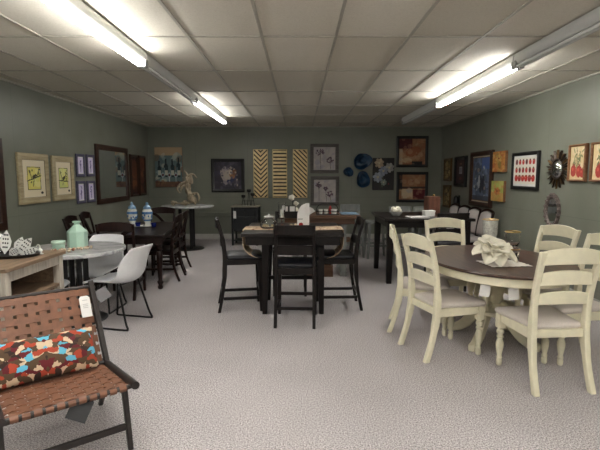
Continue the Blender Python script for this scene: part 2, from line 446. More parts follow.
strip(RX, 6.88, 9.1, False, 'unlit fluorescent strip farthest along the right side of the ceiling')
for y in (-1.6,):  # added unseen fixture, lights the near room without a stronger ceiling halo
    strip(.3, y, y + 2.42, True, 'added lit fluorescent strip, unseen overhead, middle row, brightening the near room')
for y in (-0.52, -2.96):
    strip(LX, y, y + 2.42, True, 'lit fluorescent strip overhead beyond the top of the picture, left row')
    strip(RX, y, y + 2.42, True, 'lit fluorescent strip overhead beyond the top of the picture, right row')
# ================================================================== FURNITURE MAKERS
def rrect(w0, w1, y0, y1, ins, r, z, n=4):
    """rounded trapezoid ring: w0 rear half-width at y0, w1 front half-width at y1"""
    y0 += ins; y1 -= ins; w0 -= ins; w1 -= ins; r = max(.004, r - ins * .3); out = []
    for cx, cy, a0 in ((w1 - r, y1 - r, 0), (-(w1 - r), y1 - r, 90), (-(w0 - r), y0 + r, 180), (w0 - r, y0 + r, 270)):
        for k in range(n + 1):
            a = R(a0 + 90 * k / n); out.append(V((cx + r * math.cos(a), cy + r * math.sin(a), z)))
    return out
def pad(w0, w1, y0, y1, z0, z1, crown=.012):
    h = z1 - z0
    return MB().loft([rrect(w0, w1, y0, y1, i, .04, z) for i, z in ((.012, z0), (0, z0 + h * .3), (0, z0 + h * .6), (.006, z0 + h * .85), (.022, z1), (.08, z1 + crown * .7), (.15, z1 + crown))])
def lerp(a, b, t): return a + (b - a) * t
def path(pts, t):
    t = max(0, min(1, t)) * (len(pts) - 1); i = min(len(pts) - 2, int(t)); f = t - i
    p0, p1, p2, p3 = pts[max(0, i - 1)], pts[i], pts[i + 1], pts[min(len(pts) - 1, i + 2)]
    return tuple(.5 * ((2 * b) + (c - a) * f + (2 * a - 5 * b + 4 * c - d) * f * f + (3 * b - a - 3 * c + d) * f ** 3) for a, b, c, d in zip(p0, p1, p2, p3))
def smooth_pts(pts, n): return [path(pts, i / n) for i in range(n + 1)]
def yz_at(post, z):
    for a, b in zip(post, post[1:]):
        if a[2] <= z <= b[2]: return lerp(a[1], b[1], (z - a[2]) / (b[2] - a[2])), lerp(a[0], b[0], (z - a[2]) / (b[2] - a[2]))
    return post[-1][1], post[-1][0]

def back_slat(post, z, h, arch, bow, t=.018, camel=0.0, n=12):
    y, x = yz_at(post, z); pts = []; hs = []
    for i in range(n + 1):
        u = i / n * 2 - 1
        pts.append((u * x, y - bow * (1 - u * u), z + arch * (1 - u * u))); hs.append(h * (1 - .18 * camel) + h * camel * .4 * (1 - u * u))
    return MB().rail(pts, hs, t)

def make_cream_chair(label):
    t = thing('ladderback_chair', label, 'chair', group='cream ladderback chairs')
    for s in (-1, 1):
        post = smooth_pts([(s * .205, -.285, 0), (s * .2, -.225, .2), (s * .195, -.19, .44), (s * .2, -.215, .74), (s * .208, -.285, 1.0)], 14)
        sz = [(.034, lerp(.04, .03, i / 14) + (.016 if 4 < i < 9 else 0)) for i in range(15)]
        MB().leg(post, [(w + .008, d + .006) for w, d in sz]).build('back_post', 'cream', t, bevel=.007)
        P = post
        m = MB().box(s * .19 - .028, s * .19 + .028, .197, .253, .31, .425)
        m.lathe([(.013, 0), (.021, .008), (.023, .045), (.017, .055), (.024, .066), (.017, .082), (.024, .12), (.03, .165), (.029, .19), (.018, .222), (.027, .234), (.027, .242), (.018, .252), (.029, .272), (.029, .286), (.02, .298), (.025, .312)], 16, (s * .19, .225, 0))
        m.build('front_leg', 'cream', t, ang=50)
    m = MB()
    m.box(-.19, .19, .212, .242, .36, .432); m.box(-.18, .18, -.2, -.175, .375, .432)
    for s in (-1, 1): m.rail([(s * .19, -.18, .396), (s * .192, .215, .396)], .072, .026)
    m.build('seat_rail', 'cream', t, bevel=.004)
    pad(.19, .236, -.185, .27, .428, .474).build('seat_cushion', 'cushion', t, ang=60)
    for z, h in ((.95, .1), (.795, .09), (.65, .082)):
        back_slat(P, z, h, .022, .03, camel=.5).build('back_slat', 'cream', t, bevel=.004)
    return t

def make_counter_chair(label):
    t = thing('counter_chair', label, 'chair', group='dark counter-height chairs')
    for s in (-1, 1):
        post = smooth_pts([(s * .192, -.26, 0), (s * .19, -.205, .3), (s * .188, -.19, .6), (s * .188, -.215, .82), (s * .188, -.275, 1.03)], 12)
        MB().leg(post, [(.032, lerp(.034, .03, i / 12) + (.014 if 3 < i < 9 else 0)) for i in range(13)]).build('back_post', 'espresso', t, bevel=.004)
        MB().leg([(s * .195, .205, 0), (s * .19, .19, .56), (s * .19, .19, .585)], [(.032, .032), (.046, .046), (.046, .046)]).build('front_leg', 'espresso', t, bevel=.004)
        MB().box(s * .19 - .012, s * .19 + .012, -.21, .19, .14, .172).build('side_stretcher', 'espresso', t, bevel=.003)
    MB().box(-.185, .185, .185, .208, .215, .25).build('front_stretcher', 'espresso', t, bevel=.003)
    MB().box(-.185, .185, -.235, -.213, .175, .205).build('rear_stretcher', 'espresso', t, bevel=.003)
    m = MB(); m.box(-.175, .175, .178, .206, .53, .59); m.box(-.175, .175, -.205, -.18, .53, .59)
    for s in (-1, 1): m.box(s * .187 - .012, s * .187 + .012, -.18, .18, .53, .59)
    m.build('seat_rail', 'espresso', t, bevel=.003)
    pad(.2, .226, -.18, .235, .588, .635).build('seat_pad', 'blackleather', t, ang=60)
    for z, h in ((.982, .095), (.775, .095)):
        back_slat(post, z, h, 0, .022, .02).build('back_slat', 'espresso', t, bevel=.004)
    return t

def make_xback_chair(label):
    t = thing('x_back_dining_chair', label, 'chair', group='dark x-back dining chairs')
    for s in (-1, 1):
        post = smooth_pts([(s * .2, -.29, 0), (s * .195, -.22, .2), (s * .19, -.19, .44), (s * .198, -.215, .7), (s * .21, -.275, .93)], 12)
        MB().leg(post, [(.034, lerp(.034, .028, i / 12) + (.014 if 3 < i < 8 else 0)) for i in range(13)]).build('back_post', 'cherry', t, bevel=.005)
        MB().leg([(s * .195, .2, 0), (s * .19, .19, .42)], [(.03, .03), (.044, .044)]).build('front_leg', 'cherry', t, bevel=.004)
        MB().box(s * .19 - .011, s * .19 + .011, -.22, .19, .16, .19).build('side_stretcher', 'cherry', t, bevel=.003)
        pts = []
        for i in range(11):
            u = i / 10; z = lerp(.56, .86, u); y, x = yz_at(post, z)
            pts.append((s * lerp(-x, x, u) * 1.0, y - .018 * (1 - (2 * u - 1) ** 2) + s * .006, z + .03 * math.sin(2 * PI * u) * -1))
        MB().rail(pts, .046, .014).build('cross_bar', 'cherry', t, bevel=.003)
    m = MB(); m.box(-.18, .18, .178, .206, .38, .44); m.box(-.18, .18, -.205, -.18, .38, .44)
    for s in (-1, 1): m.box(s * .187 - .012, s * .187 + .012, -.18, .18, .38, .44)
    m.build('seat_rail', 'cherry', t, bevel=.003)
    pad(.195, .228, -.18, .23, .438, .468).build('seat', 'cherry_h', t, ang=60)
    back_slat(post, .885, .1, .016, .026, .02, camel=.7).build('top_rail', 'cherry', t, bevel=.004)
    back_slat(post, .565, .04, 0, .016, .018).build('lower_rail', 'cherry', t, bevel=.003)
    return t

def make_shell_chair(label):
    t = thing('shell_chair', label, 'chair', group='white shell chairs')
    prof = [(.29, .43), (.262, .455), (.12, .455), (-.04, .44), (-.15, .452), (-.215, .52), (-.25, .63), (-.285, .74), (-.315, .82)]
    hw = [(.185,), (.205,), (.225,), (.232,), (.235,), (.235,), (.228,), (.21,), (.185,)]
    rz_ = [(0.0,), (.004,), (.02,), (.05,), (.09,), (.07,), (.03,), (.008,), (-.012,)]
    ry_ = [(0,), (0,), (0,), (0,), (.02,), (.07,), (.085,), (.06,), (.035,)]
    def f(a, b):
        y, z = path(prof, b); w = path(hw, b)[0]; u = a * 2 - 1; k = abs(u) ** 2.6
        return V((u * w, y + path(ry_, b)[0] * k, z + path(rz_, b)[0] * k))
    MB().sheet(f, 14, 24).build('shell', 'white', t, solid=.014, sub=1)
    for s in (-1, 1):
        p = smooth_pts([(s * .15, .13, .436), (s * .2, .185, .1), (s * .21, .2, .022), (s * .21, .17, .008), (s * .212, 0, .008), (s * .212, -.19, .008), (s * .21, -.22, .022), (s * .2, -.19, .1), (s * .165, -.1, .432)], 48)
        MB().tube(p, .0105, 8).build('sled_leg', 'blackmetal', t)
    for y in (.13, -.1):
        MB().tube([(-.16, y, .432), (.16, y, .432)], .008, 8).build('crossbar', 'blackmetal', t)
    return t

def turned_leg(m, c, h, r, block=.11):
    c = V(c)
    m.box(c.x - r, c.x + r, c.y - r, c.y + r, h - block, h)
    k = (h - block)
    m.lathe([(r * .5, 0), (r * .72, .01), (r * .8, .045 * k / .6), (r * .5, .07 * k), (r * .55, .1 * k), (r * .95, .17 * k), (r * .55, .2 * k), (r * .62, .25 * k), (r * .8, .55 * k), (r * .95, .75 * k), (r * .9, .82 * k), (r * .6, .86 * k), (r * .98, .89 * k), (r * .98, .92 * k), (r * .65, .94 * k), (r * .95, k)], 18, tuple(c))
    return m

def tag_art(w, h, seed):
    a = Art(14, 22, (226, 224, 220), seed)
    for y in (.86, .62, .52, .42): a.rect(.18, .8, y - .02, y + .02, (150, 148, 148), .5)
    return a
def hang_tag(name, label, loc, rz, w, h, mat, tilt=(0, 0), art=None, loop=.05):
    t = thing(name, label, 'tag', loc, rz); t.rotation_euler = (R(tilt[0]), R(tilt[1]), R(rz))
    c = .012
    MB().prism([(-w / 2, -h), (w / 2, -h), (w / 2, -c), (w / 2 - c, 0), (-w / 2 + c, 0), (-w / 2, -c)], -.0012, .0012).build('card', mat, t)
    if loop: MB().tube([(0, 0, -.01), (-.006, 0, loop * .6), (0, 0, loop), (.006, 0, loop * .6), (.001, 0, -.01)], .001, 5).build('string', 'blackmetal', t)
    if art: art.mesh('printed_lines', w * .86, h * .86, -.0022, t, 0, -h / 2)
    return t

# ================================================================== FOREGROUND: LEATHER CHAIR
def weave(m, ex, ey, nx, ny, w, fn, over=.0035, th=.0028, wrap=.02):
    """straps of width w over fn(a,b,off): a in [-ex,ex], b in [0,ey]"""
    px = 2 * ex / nx; py = ey / ny
    for i in range(nx):
        a = -ex + px * (i + .5); secs = []
        seq = [(0, -.03), (-.014, -.024), (-.018, -.012), (-.010, 0)] + [(py * (j + .5), None) for j in range(ny)] + [(ey + .010, 0), (ey + .018, -.012), (ey + .014, -.024), (ey, -.03)]
        for q, (b, o) in enumerate(seq):
            off = o if o is not None else over * (1 if (i + q) % 2 else -1)
            secs.append([fn(a - w / 2, b, off - th / 2), fn(a + w / 2, b, off - th / 2), fn(a + w / 2, b, off + th / 2), fn(a - w / 2, b, off + th / 2)])
        m.loft(secs)
    for j in range(ny):
        b = py * (j + .5); wy = w * py / px; secs = []
        seq = [(-ex - .006, -wrap), (-ex - .010, -wrap * .3)] + [(-ex + px * (i + .5), None) for i in range(nx)] + [(ex + .010, -wrap * .3), (ex + .006, -wrap)]
        for q, (a, o) in enumerate(seq):
            off = o if o is not None else -over * (1 if (q + j) % 2 else -1)
            secs.append([fn(a, b - wy / 2, off - th / 2), fn(a, b + wy / 2, off - th / 2), fn(a, b + wy / 2, off + th / 2), fn(a, b - wy / 2, off + th / 2)])
        m.loft(secs)
    return m
LC = V((-1.285, 2.315, 0)); LR = -142
t = thing('strap_lounge_chair', 'low chair with woven tan leather straps on a black wooden frame', 'chair', LC, LR)
SF, SB = V((0, .27, .405)), V((0, -.27, .345))     # seat front / rear
BT = V((0, -.53, .775)); BB = V((0, -.24, .355))    # back top / bottom
for s in (-1, 1):
    MB().tube([(s * .297, .315, .41), (s * .297, .3, .408), (s * .297, -.3, .342)], [.021, .021, .02], 10).build('side_rail', 'framewood', t, ang=50)
    MB().rail([(s * .297, -.225, .34), (s * .297, -.26, .39), BT + V((s * .297, -.02, .03))], .038, .03).build('back_upright', 'framewood', t, bevel=.005)
    MB().leg([(s * .292, .2, 0), (s * .292, .11, .385)], [(.026, .03), (.03, .04)]).build('front_leg', 'framewood', t, bevel=.004)
    MB().leg([(s * .292, -.42, 0), (s * .292, -.13, .36)], [(.026, .034), (.03, .044)]).build('rear_leg', 'framewood', t, bevel=.004)
MB().rail([(-.29, .172, .125), (.29, .172, .125)], .034, .022).build('front_stretcher', 'framewood', t, bevel=.003)
MB().rail([(-.29, -.336, .1), (.29, -.336, .1)], .034, .022).build('rear_stretcher', 'framewood', t, bevel=.003)
for p in (SF + V((0, .0, -.012)), SB + V((0, .01, -.012))):
    MB().tube([p + V((-.292, 0, 0)), p + V((.292, 0, 0))], .013, 8).build('seat_bar', 'framewood', t)
for p in (BB, BT):
    MB().tube([p + V((-.292, 0, 0)), p + V((.292, 0, 0))], .012, 8).build('back_bar', 'framewood', t)
def seat_fn(a, b, o):
    d = (SF - SB).normalized(); n = V((0, -d.z, d.y)); return SB + d * b + V((a, 0, 0)) + n * o
def back_fn(a, b, o):
    d = (BT - BB).normalized(); n = V((0, d.z, -d.y)); return BB + d * b + V((a, 0, 0)) + n * o
weave(MB(), .266, (SF - SB).length, 11, 10, .034, seat_fn, .005).build('woven_seat', 'leather', t, ang=50)
weave(MB(), .266, (BT - BB).length, 9, 8, .0405, back_fn, .006).build('woven_back', 'leather', t, ang=50)
# lumbar pillow
m = MB()
for sg in (-1, 1):
    def f(a, b, sg=sg):
        u, w = a * 2 - 1, b * 2 - 1
        ed = max(0, (1 - abs(u) ** 3.2)) ** .55 * max(0, (1 - abs(w) ** 2.6)) ** .6
        pin = 1 - .05 * (1 - u * u) * abs(w) - .0
        return V((u * .28 * (1 - .04 * (1 - w * w)), sg * .07 * ed, w * .132 * pin))
    m.sheet(f, 24, 16)
bmesh.ops.remove_doubles(m.bm, verts=m.bm.verts[:], dist=.0005)
pl = m.build('lumbar_pillow', 'pillow', sub=1)
tag(pl, 'lumbar pillow in red, brown, cream and blue kaleidoscope pattern leaning on the strap chair', 'pillow')
rot = Matrix.Rotation(R(LR), 4, 'Z')
def lc(x, y, z): return LC + rot @ V((x, y, z))
put(pl, lc(.04, -.205, .483), LR, (35, 0))
hang_tag('price_tag', 'white printed tag hanging on the woven back of the strap chair', lc(-.232, -.455, .735), LR + 180, .062, .14, 'paper', (-33, 0), tag_art(1, 1, 3), .02)
hang_tag('price_tag', 'charcoal card hanging below the seat of the strap chair', lc(-.075, .215, .375), 24, .1, .115, 'tagdark', (-24, 30), None, .01)

# ================================================================== CREAM OVAL TABLE AND CHAIRS
TC = V((1.76, 4.0, 0))
t = thing('oval_dining_table', 'oval pedestal dining table with brown top and cream apron', 'table', TC, 0)
MB().lathe([(.3, .735), (.97, .735), (.995, .742), (1.0, .752), (.992, .764), (.3, .766)], 64, sx=.6, sy=.78).build('tabletop', 'tabletop', t, ang=30)
m = MB(); secs = []
for r, z in ((.93, .735), (.955, .735), (.955, .672), (.94, .665), (.925, .67)):
    secs.append((r, z))
ring = []
for j in range(64):
    a = 2 * PI * j / 64; ring.append([V((.6 * r * math.cos(a), .78 * r * math.sin(a), z)) for r, z in secs])
m.loft(ring, ring=True).build('apron', 'cream', t, ang=40)
MB().lathe([(.03, .28), (.09, .28), (.12, .3), (.12, .33), (.07, .36), (.08, .42), (.105, .5), (.08, .57), (.06, .6), (.09, .63), (.1, .66), (.24, .69), (.26, .735)], 28).build('pedestal_column', 'cream', t, ang=50)
for k in range(4):
    a = PI / 4 + k * PI / 2; d = V((math.cos(a), math.sin(a), 0))
    pts = smooth_pts([tuple(d * .05 + V((0, 0, .34))), tuple(d * .14 + V((0, 0, .26))), tuple(d * .24 + V((0, 0, .12))), tuple(d * .34 + V((0, 0, .05))), tuple(d * .42 + V((0, 0, .035)))], 10)
    MB().rail(pts, [lerp(.13, .06, i / 10) for i in range(11)], .06).build('scroll_foot', 'cream', t, bevel=.012)
    MB().lathe([(.02, .3), (.035, .31), (.03, .36), (.02, .4), (.033, .47), (.035, .52), (.022, .6), (.034, .62), (.022, .64), (.034, .7)], 14, (.2 * math.cos(a), .24 * math.sin(a), 0)).build('turned_spindle', 'cream', t, ang=50)
MB().lathe([(.1, .29), (.27, .295), (.28, .31), (.27, .33), (.1, .335)], 28).build('spindle_base', 'cream', t)
c0 = make_cream_chair('nearest cream ladderback chair, its full back turned to the camera')
put(c0, (1.8, 3.245, 0), 5)
dup(c0, (1.235, 3.775, 0), -73, 'cream ladderback chair at the left of the oval table, with all four legs in view')
dup(c0, (1.19, 4.35, 0), -103, 'cream ladderback chair seen edge-on at the far left of the oval table')
dup(c0, (1.66, 4.83, 0), 181, 'cream ladderback chair at the far end of the oval table')
dup(c0, (2.26, 4.27, 0), 106, 'cream ladderback chair on the wall side of the oval table, below the oval mirror')
dup(c0, (2.28, 3.66, 0), 96, 'cream ladderback chair cut off by the right edge of the picture')
# flower, lace, glasses on the oval table
def lace():
    def f(a, b):
        u, w = a * 2 - 1, b * 2 - 1
        e = 1 + .05 * math.sin(a * 40) * abs(w) ** 3
        return V((u * .17 * (1 + .05 * math.sin(b * 34) * abs(u) ** 3), w * .13 * e, .004 + .003 * noise.noise(V((a * 7, b * 7, 2))) + .003))
    return MB().sheet(f, 30, 24).build('lace_doily', 'lace', solid=.003)
o = tag(lace(), 'white lace cloth lying under the large silk flower', 'cloth'); put(o, (1.71, 3.71, .766), 6)
def big_flower(name, label, loc, r, rz, mat='petal', cat='artificial flower', group=None):
    t = thing(name, label, cat, loc, rz, group); rnd = random.Random(5)
    for ringi, (n, el, ln, wd) in enumerate(((8, 4, 1.15, .5), (8, 32, .98, .52), (6, 56, .74, .46), (5, 76, .5, .36))):
        for k in range(n):
            az = 2 * PI * (k + .5 * ringi) / n + rnd.uniform(-.15, .15); e = R(el + rnd.uniform(-10, 12)); L = r * ln * rnd.uniform(.88, 1.12); Wd = r * wd
            def f(a, b, az=az, e=e, L=L, Wd=Wd, q=rnd.uniform(0, 9)):
                w = (a * 2 - 1); rr = b
                wid = Wd * math.sin(PI * min(1, (b * .8 + .16))) ** .6
                curl = -.22 * L * b * b + .13 * L * math.sin(b * 3) + .1 * L * w * w + .03 * L * math.sin(9 * a + q)
                x = w * wid; y = .08 * r + L * b * math.cos(e) - curl * math.sin(e); z = L * b * math.sin(e) + curl * math.cos(e)
                return V((x * math.cos(az) - y * math.sin(az), x * math.sin(az) + y * math.cos(az), max(.006, z + r * .3)))
            MB().sheet(f, 6, 8).build('petal', mat, t, solid=.0025, sub=1)
    MB().ball((0, 0, r * .5), r * .25, n=7).build('flower_center', mat, t)
    t.rotation_euler = (R(22), 0, R(rz))
    return t
big_flower('silk_flower', 'large ivory silk flower on the oval table', (1.62, 3.74, .83), .152, 10)
def goblet(label, loc, h, w, mat, rim=True):
    t = thing('glass_hurricane', label, 'glass candle holder', loc, 0)
    MB().lathe([(.2 * w, 0), (.48 * w, .0), (.48 * w, .008), (.3 * w, .03 * h / .25), (.44 * w, .12 * h), (.5 * w, .25 * h), (.5 * w, .36 * h), (.3 * w, .44 * h), (.36 * w, .48 * h), (.46 * w, .6 * h), (.5 * w, .98 * h), (.5 * w, h), (.47 * w, h), (.44 * w, .62 * h), (.3 * w, .5 * h), (.05 * w, .48 * h)], 28).build('bowl', mat, t, ang=60)
    if rim:
        MB().tube([(.5 * w * math.cos(2 * PI * k / 28), .5 * w * math.sin(2 * PI * k / 28), h) for k in range(28)], .004, 6, ring=True).build('gold_rim', 'goldrim', t)
        MB().tube([(.5 * w * math.cos(2 * PI * k / 28), .5 * w * math.sin(2 * PI * k / 28), .36 * h) for k in range(28)], .004, 6, ring=True).build('gold_band', 'goldrim', t)
    return t
goblet('embossed silvery glass holder behind the silk flower', (1.74, 4.08, .766), .34, .135, 'silverglass')
goblet('clear glass holder with gold rim, right of the silk flower', (1.9, 3.98, .766), .24, .13, 'glass')
for i, (x, y, l) in enumerate(((1.45, 3.43, 'white paper tag hanging below the oval table apron, nearer the left chair'), (1.62, 3.34, 'white paper tag hanging below the oval table apron, beside the nearest chair'))):
    hang_tag('paper_tag', l, (x, y, .66), 12 * i - 20, .075, .095, 'paper', (0, 6 - 12 * i), None, .02)

# ================================================================== CENTRE COUNTER TABLE
t = thing('counter_table', 'dark square counter-height table in the middle of the room', 'table', (-.07, 5.08, 0), 0)
MB().box(-.53, .53, -.53, .53, .88, .918).build('tabletop', 'espresso_h', t, bevel=.006)
m = MB(); 
for a, b, c_, d in ((-.49, .49, -.49, -.465), (-.49, .49, .465, .49), (-.49, -.465, -.465, .465), (.465, .49, -.465, .465)): m.box(a, b, c_, d, .79, .88)
m.build('apron', 'espresso', t, bevel=.003)
for sx in (-1, 1):
    for sy in (-1, 1):
        MB().leg([(sx * .31, sy * .28, 0), (sx * .3, sy * .27, .5), (sx * .29, sy * .27, .88)], [(.05, .05), (.075, .075), (.09, .09)]).build('leg', 'espresso', t, bevel=.004)
MB().box(-.3, .3, -.012, .012, .32, .36).build('cross_stretcher', 'espresso', t)
k0 = make_counter_chair('dark counter chair with its back to the camera at the centre table')
put(k0, (-.035, 4.58, 0), -3)
dup(k0, (-.66, 5.06, 0), -80, 'dark counter chair at the left side of the centre table')
dup(k0, (.43, 5.1, 0), 92, 'dark counter chair at the right side of the centre table')
dup(k0, (-.12, 5.72, 0), 180, 'dark counter chair behind the centre table, facing the camera')
# runner draped across
def runner_fn():
    prof = [(-.36, .60), (-.46, .635), (-.535, .72), (-.548, .85), (-.545, .912), (-.52, .924), (-.3, .9215), (0, .921), (.3, .9215), (.52, .924), (.545, .912), (.548, .85), (.535, .72), (.46, .635), (.36, .60)]
    def f(a, b):
        x, z = path(prof, a); w = (b * 2 - 1)
        hw = .165
        e = abs(a * 2 - 1)
        if e > .86: hw *= 1 - (e - .86) * 2.0
        return V((x, w * hw, z + .002 * math.sin(30 * a)))
    return MB().sheet(f, 60, 8).build('table_runner', 'runner', solid=.004)
o = tag(runner_fn(), 'beige patterned runner draped across the dark centre table', 'table runner'); put(o, (-.07, 5.0, 0), 0)
def on_table(name, label, cat, mb, mat, loc, rz=0, group=None, **kw):
    o = mb.build(name, mat, None, **kw); tag(o, label, cat, group); return put(o, loc, rz)
ZT = .926
t = thing('menu_card', 'tall white folded card with arched corner and red print on centre table', 'card', (.035, 4.93, ZT), 8)
arch = [(-.06, 0), (.03, 0), (.03, .27)] + [(.03 - .09 * math.sin(R(a)), .13 + .14 * math.cos(R(a))) for a in (15, 30, 45, 60, 75, 90)]
MB().prism(arch, -.003, .003).build('front_panel', 'paper', t)
MB().prism([(-.0, 0), (.06, 0), (.06, .275), (0, .275)], -.003, .003).xf(Matrix.Translation((.03, 0, 0)) @ Matrix.Rotation(R(38), 4, 'Z')).build('side_panel', 'paper', t)
MB().prism([(-.02 + .022 * math.cos(2 * PI * k / 14) * (1 + .2 * (k % 2)), .045 + .018 * math.sin(2 * PI * k / 14) * (1 + .2 * (k % 2))) for k in range(14)], -.0045, -.003).build('red_print', 'redpaint', t)
MB().prism([(-.055, .1), (.0, .1), (.0, .107), (-.055, .107)], -.0045, -.003).build('grey_band', 'tagdark', t)
t = thing('glass_jar', 'wide clear glass jar at the left of the centre table', 'jar', (-.34, 4.96, ZT), 0)
MB().lathe([(.02, 0), (.085, 0), (.1, .02), (.098, .07), (.07, .1), (.055, .12), (.05, .122), (.065, .098), (.092, .068), (.094, .022), (.02, .006)], 24).build('bowl', 'glass', t, ang=60)
MB().lathe([(.005, .123), (.058, .123), (.05, .135), (.012, .14), (.012, .15), (.005, .16)], 20).build('lid', 'silverglass', t, ang=60)
t = thing('candle_glass', 'tall slim glass with a white candle on the centre table', 'candle holder', (-.2, 5.08, ZT), 0)
MB().lathe([(.02, 0), (.04, 0), (.04, .006), (.012, .015), (.012, .09), (.036, .1), (.04, .16), (.042, .28), (.039, .28), (.036, .16), (.03, .106), (.01, .103)], 20).build('glass_stem', 'glass', t, ang=60)
MB().lathe([(.02, .107), (.022, .11), (.022, .19), (.018, .196), (.003, .197), (.002, .21)], 16).build('candle', 'white_gloss', t)
rnd = random.Random(11)
for k in range(12):
    x, y = -.2 + rnd.uniform(-.06, .16), 4.86 + rnd.uniform(-.05, .1)
    mt = 'redpod' if k % 4 == 0 else ('shell' if k % 2 else 'shell_dark')
    kind = {'redpod': 'red pod among the dried potpourri on the centre table', 'shell': 'pale pod among the dried potpourri on the centre table', 'shell_dark': 'brown pod among the dried potpourri on the centre table'}[mt]
    m = MB().ball((0, 0, 0), .018 + rnd.uniform(0, .008), 1, .8, .75, 6)
    for v in m.bm.verts: v.co *= 1 + .25 * noise.noise(v.co * 90 + V((k, 0, 0)))
    on_table('dried_pod', kind, 'potpourri', m, mt, (x, y, ZT + .016 + (.02 if k > 8 else 0)), rnd.uniform(0, 180), mt.replace('_', ' ') + ' potpourri on centre table')
# ================================================================== LEFT CONSOLE
CX0, CX1, CY0, CY1, CH = -3.1, -2.06, 3.1, 3.92, .85
t = thing('console_cabinet', 'whitewashed open console with brown wooden top at the left edge', 'cabinet', ((CX0 + CX1) / 2, (CY0 + CY1) / 2, 0), 0)
wx, wy = (CX1 - CX0) / 2, (CY1 - CY0) / 2
MB().box(-wx, wx, -wy, wy, CH - .03, CH).build('top', 'rustic', t, bevel=.004)
for sx in (-1, 1):
    for sy in (-1, 1):
        x, y = sx * (wx - .05), sy * (wy - .05)
        MB().box(x - .03, x + .03, y - .03, y + .03, 0, CH - .03).build('corner_post', 'whitewash', t, bevel=.003)
m = MB()
for sx in (-1, 1): m.box(sx * (wx - .045) - .02, sx * (wx - .045) + .02, -wy + .08, wy - .08, CH - .11, CH - .03)
for sy in (-1, 1): m.box(-wx + .08, wx - .08, sy * (wy - .045) - .02, sy * (wy - .045) + .02, CH - .11, CH - .03)
m.build('top_rail', 'whitewash', t, bevel=.003)
MB().box(-wx + .03, wx - .03, -wy + .03, wy - .03, .55, .575).build('shelf', 'rustic', t, bevel=.003)
MB().box(-wx + .03, wx - .03, -wy + .03, wy - .03, .12, .145).build('shelf', 'rustic', t, bevel=.003)
MB().box(-.02, .02, -wy + .06, wy - .06, .145, CH - .03).build('divider_panel', 'rustic', t)
MB().box(-wx + .06, wx - .06, wy - .06, wy - .045, .145, CH - .03).build('back_panel', 'rustic', t)
# things on the console
MB_ = MB().lathe([(.02, 0), (.9, 0), (.97, .1), (1, .24), (.95, .24), (.9, .13), (.02, .09)], 40, sx=.3, sy=.17)
for v in MB_.bm.verts: v.co.z *= .11
on_table('oval_tray', 'oval black tray on the brown console top', 'tray', MB_, 'blacktray', (-2.42, 3.62, CH + .001), 0)
t = thing('pierced_ornament', 'white and black pierced leaf ornament on the black tray', 'ornament', (-2.335, 3.6, CH + .014), 10)
leafs = [(-.035, .0, .062, .135, 6, -4), (.035, -.012, .062, .125, 42, 4), (.055, -.03, .055, .105, 72, 10), (-.05, -.03, .045, .085, -58, -6), (.0, -.04, .05, .08, 58, 20), (.02, .03, .06, .1, 20, 0)]
for i, (x, y, w_, h_, an, tl) in enumerate(leafs):
    x *= 1.4; w_ *= 1.4; h_ *= 1.45
    P = [(0, 0), (w_ * .42, h_ * .3), (w_ * .5, h_ * .55), (w_ * .25, h_ * .82), (0, h_), (-w_ * .25, h_ * .82), (-w_ * .5, h_ * .55), (-w_ * .42, h_ * .3)]
    mt = Matrix.Translation((x, y, .006)) @ Matrix.Rotation(R(an), 4, 'Y') @ Matrix.Rotation(R(tl), 4, 'X')
    lf = MB().prism(P, -.004, .004).xf(mt).build('leaf', 'white_gloss', t, bevel=.001)
    q = MB(); rnd = random.Random(i)
    for r_ in range(4):
        zz = h_ * (.3 + .17 * r_); hw_ = w_ * (.36 - .07 * abs(r_ - 1.4))
        for cx in (-.6, 0, .6):
            a = h_ * .036; q.prism([(cx * hw_ + a * math.cos(k * PI / 3 + .4) * .9, zz + a * 1.2 * math.sin(k * PI / 3 + .4)) for k in range(6)], -.0055, .0055)
    q.xf(mt).build('pierced_pattern', 'blackcut', lf)
t = thing('glass_canister', 'glass canister cut off at the left edge of the picture', 'jar', (-2.495, 3.72, CH + .014), 0)
MB().lathe([(.02, 0), (.06, 0), (.065, .01), (.065, .1), (.05, .115), (.046, .115), (.06, .1), (.06, .012), (.02, .008)], 24).build('body', 'glass', t, ang=60)
MB().lathe([(.003, .116), (.054, .116), (.054, .126), (.02, .134), (.016, .15), (.003, .16)], 20).build('lid', 'silverglass', t, ang=60)
t = thing('finial_bell', 'small white bell-shaped ornament near the edge of the console', 'ornament', (-2.17, 3.72, CH), 0)
MB().lathe([(.004, 0), (.024, 0), (.025, .006), (.012, .01), (.014, .018), (.02, .03), (.016, .042), (.006, .05), (.004, .054)], 18).build('bell', 'white_gloss', t, ang=60)
MB().tube(smooth_pts([(0, 0, .05), (.0, 0, .07), (-.012, 0, .08), (-.026, 0, .074), (-.03, 0, .064)], 10), .004, 6).build('hook', 'white_gloss', t)

# ================================================================== MARBLE BISTRO TABLE + SHELL CHAIRS
BT_ = V((-2.33, 4.6, 0))
t = thing('bistro_table', 'round white marble table on black posts beside the console', 'table', BT_, 0)
MB().lathe([(.01, .722), (.49, .722), (.5, .73), (.5, .755), (.494, .76), (.01, .76)], 56).build('tabletop', 'marble', t, ang=30)
for k in range(4):
    a = PI / 4 + k * PI / 2
    MB().box(-.022, .022, -.022, .022, .02, .722).xf(Matrix.Translation((.105 * math.cos(a), .1 * math.sin(a), 0)) @ Matrix.Rotation(a, 4, 'Z')).build('post', 'blackmetal', t, bevel=.003)
MB().lathe([(.01, 0), (.29, 0), (.295, .006), (.28, .018), (.01, .022)], 40).build('base_disc', 'blackmetal', t, ang=40)
s0 = make_shell_chair('white shell chair seen from the side, nearest the aisle')
put(s0, (-1.83, 4.49, 0), 76)
dup(s0, (-2.27, 4.98, 0), 177, 'white shell chair behind the marble table, facing the camera')
